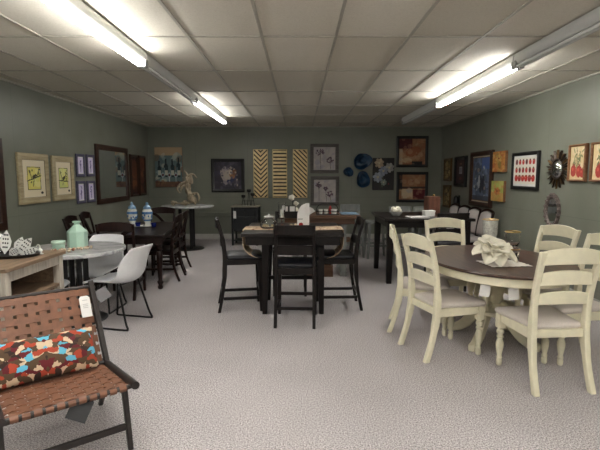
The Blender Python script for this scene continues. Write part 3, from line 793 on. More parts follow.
dup(s0, (-2.56, 4.2, 0), -80, 'white shell chair mostly hidden behind the console, with a bit of seat showing')
hang_tag('hang_tag', 'grey square tag hanging under the white shell chair by the aisle', (-1.93, 4.235, .415), 20, .12, .12, 'taggrey', (0, -32), None, .03)
ZM = .7605
def facet(label, loc):
    t = thing('faceted_bottle', label, 'bottle', loc, 20)
    def ring(r, z): return [V((r * math.cos(2 * PI * k / 8), r * math.sin(2 * PI * k / 8), z)) for k in range(8)]
    MB().loft([ring(.088, 0), ring(.1, .012), ring(.1, .165), ring(.03, .235), ring(.026, .25)]).build('body', 'mint', t, ang=12, bevel=.003)
    MB().lathe([(.024, .249), (.03, .256), (.042, .262), (.042, .272), (.03, .275), (.016, .27), (.016, .25)], 20).build('neck_lip', 'mint', t)
    return t
facet('tall faceted mint green bottle on the marble table', (-2.32, 4.66, ZM))
t = thing('lidded_pot', 'small round mint pot with a paler lid on the marble table', 'pot', (-2.42, 4.47, ZM), 0)
MB().lathe([(.01, 0), (.05, 0), (.056, .006), (.058, .062), (.01, .065)], 26).build('body', 'mint', t, ang=50)
MB().lathe([(.01, .0655), (.064, .0655), (.066, .07), (.066, .09), (.06, .096), (.01, .098)], 26).build('lid', 'mintlid', t, ang=50)
rnd = random.Random(3)
for k in range(22):
    a = rnd.uniform(0, 1); x = lerp(-2.42, -2.12, a) + rnd.uniform(-.02, .02); y = 4.36 + .14 * a + rnd.uniform(-.03, .07) + (.12 if k > 15 else 0)
    if math.hypot(x + 2.3, y - 4.66) < .125 or math.hypot(x + 2.42, y - 4.47) < .085: y = 4.36 + rnd.uniform(-.03, .02)
    m = MB()
    if k % 3 == 0: m.lathe([(.001, 0), (.012, .004), (.017, .012), (.012, .024), (.005, .034), (.001, .042)], 8); m.xf(Matrix.Rotation(R(70), 4, 'X'))
    else:
        m.ball((0, 0, .013), .018, 1, .8, .72, 6)
        for v in m.bm.verts: v.co += v.co.normalized() * .005 * noise.noise(v.co * 120 + V((k, 2, 0)))
    zmin = min(v.co.z for v in m.bm.verts)
    brown = k % 4 == 1
    on_table('seashell', 'brown dried shell scattered at the foot of the mint bottle' if brown else 'pale seashell scattered at the foot of the mint bottle', 'seashell', m, 'shell_dark' if brown else 'shell', (x, y, ZM - zmin), rnd.uniform(0, 360), 'brown shells on the marble table' if brown else 'pale shells on the marble table')

# ================================================================== DARK DINING TABLE (LEFT, BACK)
DR = 8; DC = V((-2.36, 6.6, 0)); DRm = Matrix.Rotation(R(DR), 4, 'Z')
def dl(x, y, z=0): return DC + DRm @ V((x, y, z))
t = thing('farm_dining_table', 'long dark wooden dining table with turned legs', 'table', DC, DR)
MB().box(-.48, .48, -.86, .86, .71, .742).build('tabletop', 'cherry_h', t, bevel=.006)
m = MB()
for x in (-.4, .4): m.box(x - .012, x + .012, -.78, .78, .61, .71)
for y in (-.78, .78): m.box(-.4, .4, y - .012, y + .012, .61, .71)
m.build('apron', 'cherry', t, bevel=.003)
for sx in (-1, 1):
    for sy in (-1, 1): turned_leg(MB(), (sx * .4, sy * .78, 0), .71, .045).build('turned_leg', 'cherry', t, ang=50, bevel=.003)
x0 = make_xback_chair('dark x-back chair at the near end of the dark dining table, behind the shell chair')
put(x0, dl(.0, -1.02), DR - 4)
dup(x0, dl(-.6, -.28), DR - 92, 'dark x-back chair on the wall side of the dark table, nearer the camera')
dup(x0, dl(-.62, .42), DR - 90, 'dark x-back chair on the wall side of the dark table, farther away')
dup(x0, dl(.12, 1.055), DR + 178, 'dark chair at the far end of the dark table, facing the camera')
dup(x0, dl(.33, -.14), DR + 84, 'dark x-back chair on the aisle side of the dark table, nearer the camera')
dup(x0, dl(.35, .48), DR + 84, 'dark x-back chair on the aisle side of the dark table, farther away')
t0 = V(dl(-.02, .14, .7425))
tr = on_table('oval_platter', 'white oval platter with blue dots under the two painted jars', 'tray', MB().lathe([(.02, 0), (.13, 0), (.17, .012), (.172, .016), (.16, .014), (.02, .006)], 36, sx=1.15, sy=.8), 'white_gloss', t0, DR)
def jar(label, loc, seed):
    t = thing('painted_jar', label, 'jar', loc, 0, 'blue and white painted jars')
    MB().lathe([(.01, 0), (.036, 0), (.038, .01), (.03, .03), (.04, .07), (.056, .12), (.058, .15), (.052, .178), (.04, .19), (.01, .192)], 22).build('body', 'white_gloss', t, ang=60)
    MB().lathe([(.0605, .135), (.0605, .16), (.06, .162), (.054, .162), (.054, .133)], 22).build('blue_band', M['jarblue'], t, ang=60)
    MB().lathe([(.041, .075), (.0455, .078), (.044, .07), (.0385, .06)], 22).build('blue_band', M['jarblue'], t, ang=60)
    MB().lathe([(.003, .1915), (.042, .1915), (.046, .2), (.04, .215), (.02, .232), (.012, .24), (.018, .252), (.01, .264), (.003, .268)], 22).build('lid', M['jarlid'], t, ang=60)
    rn = random.Random(seed); q = MB()
    for k in range(14):
        a = rn.uniform(0, 2 * PI); z = rn.uniform(.085, .125); r = lerp(.0435, .0575, (z - .07) / .05)
        q.ball((r * math.cos(a), r * math.sin(a), z), .008, 1, 1, 1.5, 5)
    q.build('painted_flowers', M['jarblue'], t)
    t.scale = (1.3, 1.3, 1.35)
M['jarlid'] = plain('light blue glaze', rgb(136, 172, 206), 0.25, var=0.15)
M['jarblue'] = plain('mid blue glaze', rgb(92, 134, 184), 0.25, var=0.2)
jar('taller blue and white jar, left on the platter', t0 + V((-.12, .02, .009)), 1)
jar('blue and white jar, right on the platter', t0 + V((.12, -.02, .009)), 2)
for i, (x, y, l) in enumerate(((-.2, -.09, 'cobalt blue cup left of the platter'), (.0, -.09, 'cobalt blue cup in front of the painted jars'), (.215, -.03, 'cobalt blue cup right of the painted jars'))):
    m = MB().lathe([(.01, 0), (.026, 0), (.036, .03), (.04, .06), (.036, .06), (.031, .03), (.01, .008)], 18)
    on_table('cup', l, 'cup', m, 'cobalt', t0 + V((x, y, .012 if i == 1 else (.0 if i == 0 else .0))), 0, ang=60)

# ================================================================== TALL MARBLE TABLE + DRIFTWOOD
BB_ = V((-2.3, 9.25, 0))
t = thing('bar_table', 'tall round marble-topped table by the back wall', 'table', BB_, 0)
MB().lathe([(.01, .86), (.5, .86), (.525, .872), (.525, .893), (.515, .9), (.01, .9)], 48).build('tabletop', 'marble', t, ang=30)
for k in range(3):
    a = R(-55 + 120 * k); MB().tube([(.16 * math.cos(a), .16 * math.sin(a), .02), (.16 * math.cos(a), .16 * math.sin(a), .86)], .035, 14).build('post', 'blackmetal', t)
MB().lathe([(.01, 0), (.32, 0), (.325, .01), (.3, .022), (.01, .028)], 36).build('base_disc', 'blackmetal', t, ang=40)
def rough(m, amp, sc, seed):
    for v in m.bm.verts: v.co += V((noise.noise(v.co * sc + V((seed, 0, 0))), noise.noise(v.co * sc + V((0, seed, 9))), noise.noise(v.co * sc + V((4, 0, seed))))) * amp
    return m
t = thing('driftwood_sculpture', 'pale driftwood bird sculpture on the tall marble table', 'sculpture', (-2.28, 9.1, .915), 0)
rough(MB().tube(smooth_pts([(-.3, 0, .04), (-.18, -.03, .05), (-.02, 0, .045), (.12, .02, .05), (.2, 0, .07)], 18), [.03 + .02 * math.sin(i * .9) for i in range(19)], 10), .03, 14, 1).build('base_log', 'driftwood', t)
rough(MB().tube(smooth_pts([(.14, 0, .05), (.1, 0, .16), (.05, 0, .26), (.02, 0, .38), (.06, 0, .5)], 16), [lerp(.075, .05, i / 16) for i in range(17)], 10), .035, 12, 2).build('trunk', 'driftwood', t)
rough(MB().ball((.06, 0, .5), .085, 1, .8, 1.2, 8), .03, 14, 3).build('head', 'driftwood', t)
for i, pts in enumerate(([(.06, 0, .56), (.1, 0, .62), (.17, 0, .6), (.22, 0, .54)], [(.04, 0, .57), (.0, 0, .64), (-.03, .0, .7)], [(.0, 0, .46), (-.1, -.02, .43), (-.18, -.02, .33), (-.14, 0, .24)], [(.0, 0, .42), (-.08, -.04, .36), (-.1, -.04, .26)], [(.1, 0, .2), (.2, -.03, .24), (.26, -.02, .16), (.22, 0, .06)])):
    rough(MB().tube(smooth_pts(pts, 10), [lerp(.034, .008, k / 10) for k in range(11)], 8), .015, 18, 5 + i).build('branch', 'driftwood', t)
MB().ball((-.05, -.06, .55), .018, n=7).build('glint_bead', 'mirror', t)  # mirror bead put in for a white dot of glint

# ================================================================== BLACK CABINET
t = thing('side_cabinet', 'narrow black cabinet with pale top against the back wall', 'cabinet', (-1.17, 9.85, 0), -4)
MB().box(-.3, .3, -.22, .22, .83, .86).build('top', 'cabtop', t, bevel=.004)
for sx in (-1, 1):
    for sy in (-1, 1): MB().box(sx * .265 - .022, sx * .265 + .022, sy * .185 - .022, sy * .185 + .022, 0, .83).build('leg', 'cabinet', t, bevel=.003)
MB().box(-.26, .26, -.17, .18, .3, .83).build('body', 'cabinet', t, bevel=.003)
for z0, z1 in ((.66, .8), (.33, .64)):
    d = MB().box(-.235, .235, -.185, -.168, z0, z1).build('drawer' if z0 > .5 else 'door', 'cabinet', t, bevel=.004)
    MB().ball((0 if z0 > .5 else .19, -.196, (z0 + z1) / 2), .014, n=6).build('knob', 'blackmetal', d)
MB().box(-.25, .25, -.17, .17, .09, .11).build('lower_shelf', 'cabinet', t)
hang_tag('price_tag', 'white tag on the front of the black cabinet', (-1.405, 9.668, .75), -4, .075, .16, 'paper', (0, 0), None, 0)
t = thing('wire_figurine', 'black wire candle stand with round cups on the black cabinet', 'candle stand', (-1.12, 9.8, .861), 0)
for i, (x, h_) in enumerate(((-.1, .22), (.02, .34), (.1, .26))):
    for s in (-1, 1): MB().tube([(x + s * .035, 0, 0), (x + s * .012, 0, h_ * .6), (x, 0, h_)], .006, 6).build('wire_leg', 'blackmetal', t)
    MB().lathe([(.003, 0), (.035, .01), (.05, .04), (.045, .07), (.04, .07), (.044, .04), (.003, .015)], 14, (x, 0, h_ - .06)).build('candle_cup', 'blackmetal', t)
MB().tube([(-.13, 0, .1), (.13, 0, .1)], .006, 6).build('cross_wire', 'blackmetal', t)

# ================================================================== RUSTIC COUNTER TABLE BEHIND THE CENTRE
t = thing('rustic_counter_table', 'brown plank counter table on grey trestle legs behind the centre table', 'table', (.3, 6.98, 0), 0)
MB().box(-.6, .6, -.4, .4, .87, .92).build('tabletop', 'barnwood', t, bevel=.005)
MB().box(-.52, .52, -.34, .34, .79, .87).build('apron', 'barnwood', t, bevel=.004)
for sx in (-1, 1):
    m = MB()
    for sy in (-1, 1): m.box(sx * .36 - .045, sx * .36 + .045, sy * .22 - .05, sy * .22 + .05, .05, .79)
    m.box(sx * .36 - .05, sx * .36 + .05, -.34, .34, 0, .06); m.box(sx * .36 - .045, sx * .36 + .045, -.3, .3, .73, .79)
    m.build('trestle', 'greywood', t, bevel=.004)
MB().box(-.5, .5, -.2, .2, .5, .53).build('shelf', 'barnwood', t, bevel=.004)
on_table('wooden_crate', 'open brown wooden crate on the floor under the rustic counter table', 'crate', MB().box(-.2, .2, -.15, .15, 0, .02).box(-.2, .2, -.15, -.135, .02, .17).box(-.2, .2, .135, .15, .02, .17).box(-.2, -.185, -.135, .135, .02, .17).box(.185, .2, -.135, .135, .02, .17), 'barnwood', (.3, 6.75, .001), 0)
ZR = .921
t = thing('photo_frame', 'small black twin photo frame on the rustic counter table', 'picture frame', (-.16, 6.72, ZR), 6)
for s in (-1, 1):
    m = frame_mb(.1, .14, .012, .014); m.xf(Matrix.Translation((s * .052, .007, .07))); f_ = m.build('frame', 'blackframe', t)
    MB().box(s * .052 - .04, s * .052 + .04, .0, .006, .01, .13).build('photo', 'whitemat', f_)
t = thing('flower_stand', 'black stand with white flower balls on the rustic counter table', 'artificial flower', (-.1, 6.9, ZR), 0)
MB().lathe([(.003, 0), (.05, 0), (.05, .01), (.008, .02), (.008, .22), (.003, .23)], 14).build('stand', 'blackmetal', t)
for p, r_ in (((-.02, 0, .25), .045), ((.05, -.01, .16), .036), ((.045, 0, .06), .04)):
    rough(MB().ball(p, r_, n=8), .016, 40, 3).build('flower_ball', 'petal', t)
t = thing('napkin_fan', 'white napkin folded into a fan on the rustic counter table', 'napkin', (.13, 6.74, ZR), 0)
for k in range(5):
    a = R(-10 + 24 * k); MB().prism([(-.012, 0), (.012, 0), (.028, .115), (-.028, .115)], -.004 + .008 * k, .0 + .008 * k).xf(Matrix.Rotation(a - .6, 4, 'Y')).build('fold', 'paper', t)
t = thing('wire_caddy', 'dark wire tray of cups near the right end of the rustic counter table', 'caddy', (.42, 6.78, ZR), 0)
MB().box(-.17, .17, -.08, .08, 0, .01).build('base', 'tagdark', t)
MB().tube([(-.17, -.08, .05), (.17, -.08, .05), (.17, .08, .05), (-.17, .08, .05)], .005, 6, ring=True).build('rail', 'blackmetal', t)
for x in (-.16, .16): MB().tube(smooth_pts([(x, 0, .01), (x, 0, .1), (x * .6, 0, .16), (0, 0, .17)], 8), .005, 6).build('handle', 'blackmetal', t)
for x, l, mt in ((-.1, 'white cup in the wire tray, at its left', 'white_gloss'), (-.02, 'white cup in the wire tray, in the middle', 'white_gloss'), (.1, 'white bowl in the wire tray, at its right', 'white_gloss')):
    w_ = .05 if 'bowl' in l else .034
    on_table('bowl' if 'bowl' in l else 'cup', l, 'bowl' if 'bowl' in l else 'cup', MB().lathe([(.005, 0), (w_ * .7, 0), (w_, .07), (w_ * .9, .07), (w_ * .6, .01), (.005, .008)], 18), mt, (.42 + x, 6.78, ZR + .0105), 0, ang=60)
on_table('red_ornament', 'small red ornament standing in the wire tray between cup and bowl', 'ornament', MB().lathe([(.004, 0), (.018, 0), (.02, .04), (.026, .07), (.018, .1), (.004, .13)], 14), 'redpod', (.464, 6.79, ZR + .0105))
on_table('placemat', 'pale blue mat on the right end of the rustic counter table', 'placemat', MB().box(-.13, .13, -.2, .2, 0, .012), 'bluecloth', (.76, 6.95, ZR), 0, bevel=.004)

# ================================================================== GREY STOOLS
def make_grey_stool(label, back):
    t = thing('grey_counter_stool', label, 'stool', group='grey wooden counter stools')
    pad(.19, .21, -.17, .18, .64, .685, .004).build('seat', 'greywood', t, ang=60)
    for sx in (-1, 1):
        for sy in (-1, 1): MB().leg([(sx * .19, sy * .17, 0), (sx * .155, sy * .135, .64)], [(.038, .038), (.044, .044)]).build('leg', 'greywood', t, bevel=.003)
    for sy in (-1, 1): MB().box(-.175, .175, sy * .158 - .012, sy * .158 + .012, .22, .255).build('stretcher', 'greywood', t)
    for sx in (-1, 1): MB().box(sx * .175 - .012, sx * .175 + .012, -.15, .15, .32, .355).build('stretcher', 'greywood', t)
    if back:
        for sx in (-1, 1): MB().leg([(sx * .17, -.15, .66), (sx * .175, -.2, .95)], [(.034, .03), (.03, .026)]).build('back_post', 'greywood', t, bevel=.003)
        MB().rail([(u * .19, -.2 - .03 * (1 - u * u), .9) for u in [i / 5 - 1 for i in range(11)]], .13, .018).build('backrest', 'greywood', t, bevel=.004)
    return t
gs = make_grey_stool('grey wooden counter stool without back, just left of the dark counter table', False)
put(gs, (1.42, 8.25, 0), 4)
gb = make_grey_stool('grey counter stool with a low back, farthest left of the grey stools', True)
put(gb, (.98, 8.35, 0), 185)
dup(gb, (1.78, 7.78, 0), 178, 'grey stool with low back behind the white flower bowl on the dark table')
dup(gb, (2.2, 7.72, 0), 182, 'grey stool with low back behind the white box on the dark table')

# ================================================================== DARK COUNTER TABLE ON THE RIGHT
QC = V((1.79, 6.72, 0))
t = thing('counter_table', 'dark counter-height table behind the oval dining table', 'table', QC, 0)
MB().box(-.62, .62, -.6, .6, .88, .92).build('tabletop', 'espresso_h', t, bevel=.006)
m = MB()
for a, b, c_, d in ((-.57, .57, -.55, -.525), (-.57, .57, .525, .55), (-.57, -.545, -.525, .525), (.545, .57, -.525, .525)): m.box(a, b, c_, d, .79, .88)
m.build('apron', 'espresso', t, bevel=.003)
for sx in (-1, 1):
    for sy in (-1, 1): MB().leg([(sx * .54, sy * .52, 0), (sx * .525, sy * .505, .88)], [(.07, .07), (.095, .095)]).build('leg', 'espresso', t, bevel=.004)
dup(k0, (1.96, 6.0, 0), 2, 'dark counter chair whose top rail shows above the far cream chair')
ZQ = .921
t = thing('flower_bowl', 'dark bowl of white flowers at the left corner of the right counter table', 'bowl', (1.4, 6.5, ZQ), 0)
MB().lathe([(.01, 0), (.05, 0), (.085, .04), (.1, .07), (.09, .07), (.07, .035), (.01, .012)], 22).build('bowl', 'silverglass', t, ang=60)
rnd = random.Random(8)
for k in range(6):
    a = k * PI / 3; rough(MB().ball((.045 * math.cos(a), .045 * math.sin(a), .085 + .02 * (k % 2)), .035, n=7), .014, 50, k).build('blossom', 'petal', t)
on_table('papers', 'white papers lying flat near the flower bowl on the right counter table', 'papers', MB().box(-.14, .14, -.1, .1, 0, .012), 'paper', (1.66, 6.32, ZQ), 10)
t = thing('gift_box', 'white box standing next to the papers on the right counter table', 'box', (1.87, 6.5, ZQ), 12)
MB().box(-.075, .075, -.05, .05, 0, .06).build('base', 'paper', t, bevel=.002)
MB().box(-.08, .08, -.055, .055, .06, .085).build('lid', 'paper', t, bevel=.002)
t = thing('wooden_box', 'reddish brown wooden box with a small knob on the right counter table', 'box', (2.02, 6.86, ZQ), 10)
MB().box(-.095, .095, -.08, .08, 0, .25).build('body', 'woodbox', t, bevel=.004)
MB().box(-.1, .1, -.085, .085, .25, .27).build('lid', 'woodbox', t, bevel=.004)
MB().ball((.03, 0, .287), .018, n=6).build('knob', 'goldrim', t)

# ================================================================== PADDED CHAIRS ALONG THE RIGHT WALL
def make_padded(label):
    t = thing('padded_dining_chair', label, 'chair', group='padded chairs along the right wall')
    for s in (-1, 1):
        post = smooth_pts([(s * .19, -.24, 0), (s * .185, -.19, .44), (s * .18, -.215, .7), (s * .165, -.265, .9)], 10)
        MB().leg(post, [(.036, .036)] * 11).build('back_post', 'cherry', t, bevel=.004)
        MB().leg([(s * .2, .2, 0), (s * .195, .19, .42)], [(.028, .028), (.042, .042)]).build('front_leg', 'cherry', t, bevel=.004)
    MB().rail([(u * .165, -.27, .9 + .04 * (1 - u * u)) for u in [i / 5 - 1 for i in range(11)]], .035, .034).build('top_rail', 'cherry', t, bevel=.004)
    m = MB(); m.box(-.18, .18, .17, .2, .37, .43); m.box(-.18, .18, -.205, -.18, .37, .43)
    for s in (-1, 1): m.box(s * .187 - .012, s * .187 + .012, -.18, .17, .37, .43)
    m.build('seat_rail', 'cherry', t)
    pad(.19, .225, -.17, .22, .43, .485).build('seat_pad', 'padgrey', t, ang=60)
    def f(a, b):
        u = a * 2 - 1; z = .5 + b * .37 + .04 * b * (1 - u * u); y, x = yz_at(post, min(.89, z)); e = (1 - abs(u) ** 4) * (1 - abs(b * 2 - 1) ** 4)
        return V((u * (abs(x) - .012), y + .012 + .03 * e, z))
    MB().sheet(f, 10, 12).build('back_pad', 'padgrey', t, solid=.02)
    return t
p0 = make_padded('padded grey chair along the right wall, farthest from the camera'); put(p0, (2.88, 9.0, 0), 99)
dup(p0, (2.88, 8.47, 0), 100, 'padded grey chair along the right wall, second from the back')
dup(p0, (2.88, 7.97, 0), 99, 'padded grey chair along the right wall, third from the back')
dup(p0, (2.88, 7.45, 0), 98, 'padded grey chair along the right wall, nearest the camera, beside the ornate painting')
M['bronze'] = plain('dark bronze leaf', rgb(58, 46, 36), 0.4, 0.5, var=0.3)
M['carved'] = plain('whitewashed carving', rgb(104, 92, 86), 0.7, var=0.5, nscale=70, bump=0.5)
# ================================================================== LEFT WALL
t = thing('wall_mirror', 'tall brown framed mirror cut off by the left edge of the picture', 'mirror', *wall_loc('left', 4.95, 1.4), None)
frame_mb(.84, 1.08, .09, .045, .01).build('frame', 'brownframe', t)
MB().box(-.34, .34, -.012, -.002, -.46, .46).build('mirror_glass', 'mirror', t)
def bird_art(seed, yc, col):
    a = Art(40, 56, (226, 214, 186), seed)
    a.rect(.2, .8, .19, .83, (52, 44, 26)); a.rect(.235, .765, .215, .805, col)
    a.blobs(14, [(232, 222, 120), (208, 208, 104), (238, 234, 168)], .05, .12, (.28, .72, .3, .76), .5)
    dk = (58, 56, 30)
    a.line(.2, .44, .8, .58 if seed == 1 else .4, .016, dk); a.line(.4, .48, .3, .72, .012, dk); a.line(.6, .52, .74, .76, .012, dk); a.line(.5, .5, .44, .3, .01, dk)
    for k in range(7): a.ell(a.r.uniform(.25, .76), a.r.uniform(.4, .78), .04, .022, (86, 92, 48), a.r.uniform(0, 180))
    a.ell(.5, yc, .09, .05, dk, 25); a.ell(.58, yc + .045, .04, .03, dk)
    return a.ell(.84, .11, .055, .04, (40, 30, 26))
for y, w_, h_, sd, l in ((6.0, .68, .66, 1, 'larger cream-framed print of a bird on a branch over yellow, nearer the camera'), (6.745, .6, .65, 2, 'cream-framed print of a bird over yellow green, beside the small violet pictures')):
    picture('framed_print', l, 'picture', 'left', y, 1.465, w_, h_, 'creamframe', .085, .04, bird_art(sd, .55 if sd == 1 else .5, (220, 208, 112) if sd == 1 else (206, 212, 126)), inner='brownframe', group='cream-framed bird prints')
def iris(seed):
    a = Art(20, 30, (206, 196, 222), seed); c = (60, 48, 104); r_ = a.r
    a.line(.5, .08, .5, .6, .02, (70, 70, 90))
    for k in range(7): a.ell(.5 + r_.uniform(-.18, .18), .35 + .08 * k + r_.uniform(-.05, .05), .1, .045, c if k % 2 else (96, 80, 150), r_.uniform(0, 180))
    return a
for (y, z, l) in ((7.3, 1.67, 'upper left of the four small violet flower prints'), (7.65, 1.675, 'upper right of the four small violet flower prints'), (7.28, 1.24, 'lower left of the four small violet flower prints'), (7.63, 1.24, 'lower right of the four small violet flower prints')):
    picture('flower_print', l, 'picture', 'left', y, z, .28, .36, 'purpleframe', .045, .03, iris(int(y * 100 + z * 10)), matw=.012, mmat='whitemat', group='small violet flower prints')
t = thing('wall_mirror', 'large rectangular mirror in a dark brown frame on the left wall', 'mirror', *wall_loc('left', 8.57, 1.53), None)
frame_mb(1.45, 1.05, .095, .045, .012).build('frame', 'brownframe', t)
MB().box(-.64, .64, -.014, -.002, -.44, .44).build('mirror_glass', 'mirror', t)
def ember(seed):
    a = Art(14, 40, (36, 22, 18), seed)
    a.rect(.3, .78, .04, .96, (70, 38, 26)); a.blobs(12, [(112, 62, 36), (90, 46, 28), (56, 28, 22), (140, 88, 52)], .08, .3, (.3, .75, .05, .95), .6)
    return a.rect(0, .16, 0, 1, (30, 18, 14))
for y, l in ((9.63, 'tall narrow panel in dark brown and ember red, next to the large mirror'), (10.1, 'tall narrow panel in dark brown and ember red, nearest the back corner')):
    picture('tall_panel', l, 'picture', 'left', y, 1.51, .42, .88, 'brownframe', .05, .05, ember(int(y * 10)), group='tall ember panels')
# ================================================================== BACK WALL
a = Art(56, 74, (96, 116, 116), 4)
a.rect(0, 1, .8, 1, (186, 158, 124)); a.blobs(26, [(150, 166, 160), (88, 104, 108), (196, 190, 168), (120, 96, 76)], .04, .12, (0, 1, .1, .8), .6)
for x, h_ in ((.16, .66), (.4, .72), (.64, .7), (.86, .74)):
    a.rect(x - .075, x + .075, .24, h_ - .2, (40, 56, 58)); a.ell(x, h_ - .2, .075, .07, (40, 56, 58)); a.rect(x - .027, x + .027, h_ - .2, h_, (30, 38, 44)); a.rect(x - .06, x + .06, .3, .42, (196, 194, 176)); a.rect(x - .062, x - .045, .26, h_ - .24, (128, 150, 156))
for x in (.28, .52, .76): a.ell(x, .3, .06, .06, (170, 186, 190)); a.rect(x - .012, x + .012, .12, .25, (200, 206, 204)); a.ell(x, .3, .04, .035, (88, 26, 34))
a.rect(0, 1, 0, .13, (104, 74, 54)); a.blobs(14, [(130, 92, 66), (80, 50, 40)], .02, .06, (0, 1, 0, .14), .7)
canvas('wine_painting', 'unframed painting of wine bottles and glasses on the back wall', 'painting', 'back', -3.06, 1.705, .64, .92, .04, a)
a = Art(60, 60, (52, 48, 60), 7)
a.blobs(60, [(66, 60, 76), (40, 38, 50), (84, 78, 92), (58, 50, 58)], .05, .14, op=.6)
a.ell(.42, .74, .12, .1, (150, 140, 142)); a.ell(.34, .5, .1, .26, (170, 156, 148), 18); a.ell(.52, .54, .16, .2, (178, 164, 150), -30); a.ell(.66, .52, .1, .14, (150, 106, 72), 20); a.ell(.6, .62, .05, .09, (206, 188, 166)); a.ell(.74, .62, .08, .12, (120, 82, 60)); a.ell(.58, .3, .16, .07, (44, 48, 82), 20); a.ell(.4, .24, .1, .06, (138, 128, 134), -35); a.blobs(44, [(60, 56, 72), (190, 176, 160), (120, 108, 112), (84, 80, 104)], .015, .05, (.2, .85, .12, .85), .7)
picture('framed_painting', 'black framed abstract painting in violet grey above the black cabinet', 'painting', 'back', -1.68, 1.51, .78, .78, 'blackframe', .075, .045, a)
def gold_panel(x, kind, label):
    t = thing('gold_slat_panel', label, 'wall panel', *wall_loc('back', x, 1.555), 'gold slat wall panels')
    w_, h_ = .34, 1.13
    frame_mb(w_, h_, .014, .04, .002).build('frame', 'gold', t)
    MB().box(-w_ / 2 + .01, w_ / 2 - .01, -.01, -.001, -h_ / 2 + .01, h_ / 2 - .01).build('backing', 'darkpanel', t)
    m = MB(); W2, H2 = w_ / 2 - .014, h_ / 2 - .014
    def strip_(pts):                                  # clip a slat polygon to the frame opening
        def clip(ps, i, lim, sg):
            out = []
            for k in range(len(ps)):
                p, q = ps[k], ps[(k + 1) % len(ps)]; ip, iq = sg * p[i] <= sg * lim, sg * q[i] <= sg * lim
                if ip: out.append(p)
                if ip != iq:
                    f = (lim - p[i]) / (q[i] - p[i]); out.append((lerp(p[0], q[0], f), lerp(p[1], q[1], f)))
            return out
        for i, lim, sg in ((1, H2, 1), (1, -H2, -1), (0, W2, 1), (0, -W2, -1)):
            pts = clip(pts, i, lim, sg)
            if len(pts) < 3: return
        m.prism(pts, -.032, -.012)
    p, th = .104, .064
    if kind == 'h':
        n = 13; p = 2 * H2 / n
        for k in range(n):
            z = -H2 + p * (k + .5); strip_([(-W2, z - p * .3), (W2, z - p * .3), (W2, z + p * .3), (-W2, z + p * .3)])
    elif kind == 'v':
        for k in range(-9, 10):
            z = k * p
            for s in (-1, 1):
                q = [(0, z), (s * .2, z + .2), (s * .2, z + .2 + th), (0, z + th)]; strip_(q if s > 0 else q[::-1])
    else:
        for k in range(-9, 10):
            z = k * p + .02; strip_([(-.2, z + .2), (.2, z - .2), (.2, z - .2 + th), (-.2, z + .2 + th)])
    m.build('slats', 'gold', t, smooth=False)
gold_panel(-.91, 'v', 'gold slat panel with chevron pattern, left of three')
gold_panel(-.46, 'h', 'gold slat panel with horizontal bars, middle of three')
gold_panel(.015, 'd', 'gold slat panel with diagonal bars, right of three')
def dandelion(seed, fl):
    a = Art(44, 44, (182, 174, 170), seed)
    a.blobs(40, [(196, 188, 182), (168, 160, 164), (204, 196, 188), (160, 156, 170)], .05, .14, op=.5)
    for x, y, r_ in fl:
        a.line(x, y, x + .03, .04, .012, (104, 100, 92))
        for k in range(26): q = a.r.uniform(0, 6.28); a.ell(x + math.cos(q) * r_ * a.r.uniform(.2, 1), y + math.sin(q) * r_ * a.r.uniform(.2, .9), .032, .026, a.r.choice([(86, 66, 80), (70, 58, 68), (112, 84, 96)]))
    return a
picture('flower_picture', 'grey framed picture of dark flower heads, upper of two beside the gold panels', 'picture', 'back', .585, 1.905, .66, .68, 'greyframe', .075, .035, dandelion(3, [(.3, .76, .2), (.75, .42, .16)]), group='grey-framed flower pictures')
picture('flower_picture', 'grey framed picture of dark flower heads, lower of two beside the gold panels', 'picture', 'back', .595, 1.15, .66, .68, 'greyframe', .075, .035, dandelion(9, [(.22, .76, .15), (.75, .36, .16), (.55, .6, .1)]), group='grey-framed flower pictures')
def blue_dish(x, z, rx, rz_, seed, label):
    def f(a, b):
        an = 2 * PI * a; e = 1 + .09 * math.sin(2 * an + seed) + .05 * math.sin(3 * an + seed * 2) + .015 * math.sin(7 * an)
        r = b * e; dep = .02 + .07 * b ** 2.4 * (1 + .35 * math.sin(3 * an + seed)) + .01 * math.sin(10 * b + an)
        return V((rx * r * math.cos(an), -dep, rz_ * r * math.sin(an)))
    m = MB().sheet(f, 48, 12); bmesh.ops.remove_doubles(m.bm, verts=m.bm.verts[:], dist=.0004)
    o = tag(m.build('wavy_wall_dish', 'blueglaze', solid=.008), label, 'wall ornament', 'blue wavy wall dishes')
    return put(o, *wall_loc('back', x, z))
blue_dish(1.47, 1.84, .2, .195, .6, 'largest of the three deep blue wavy wall dishes')
blue_dish(1.145, 1.595, .105, .115, 2.2, 'smallest of the three deep blue wavy wall dishes')
blue_dish(1.49, 1.415, .17, .175, 4.4, 'lower right of the three deep blue wavy wall dishes')
a = Art(44, 64, (38, 34, 34), 5); a.blobs(30, [(46, 44, 40), (30, 28, 30), (56, 56, 46)], .04, .12, op=.6)
a.line(.45, .1, .5, .6, .015, (84, 92, 76))
for x, y, r_, c in ((.3, .84, .15, (190, 168, 140)), (.78, .7, .15, (172, 170, 164)), (.5, .6, .15, (150, 158, 174)), (.24, .4, .16, (164, 172, 184)), (.52, .24, .1, (140, 150, 140))): a.flower(x, y, r_, c, (196, 186, 150), 7)
a.ell(.75, .2, .02, .03, (130, 40, 60))
canvas('magnolia_painting', 'unframed dark painting of white blossoms beside the blue wall dishes', 'painting', 'back', 1.965, 1.545, .5, .75, .035, a, 'blackframe')
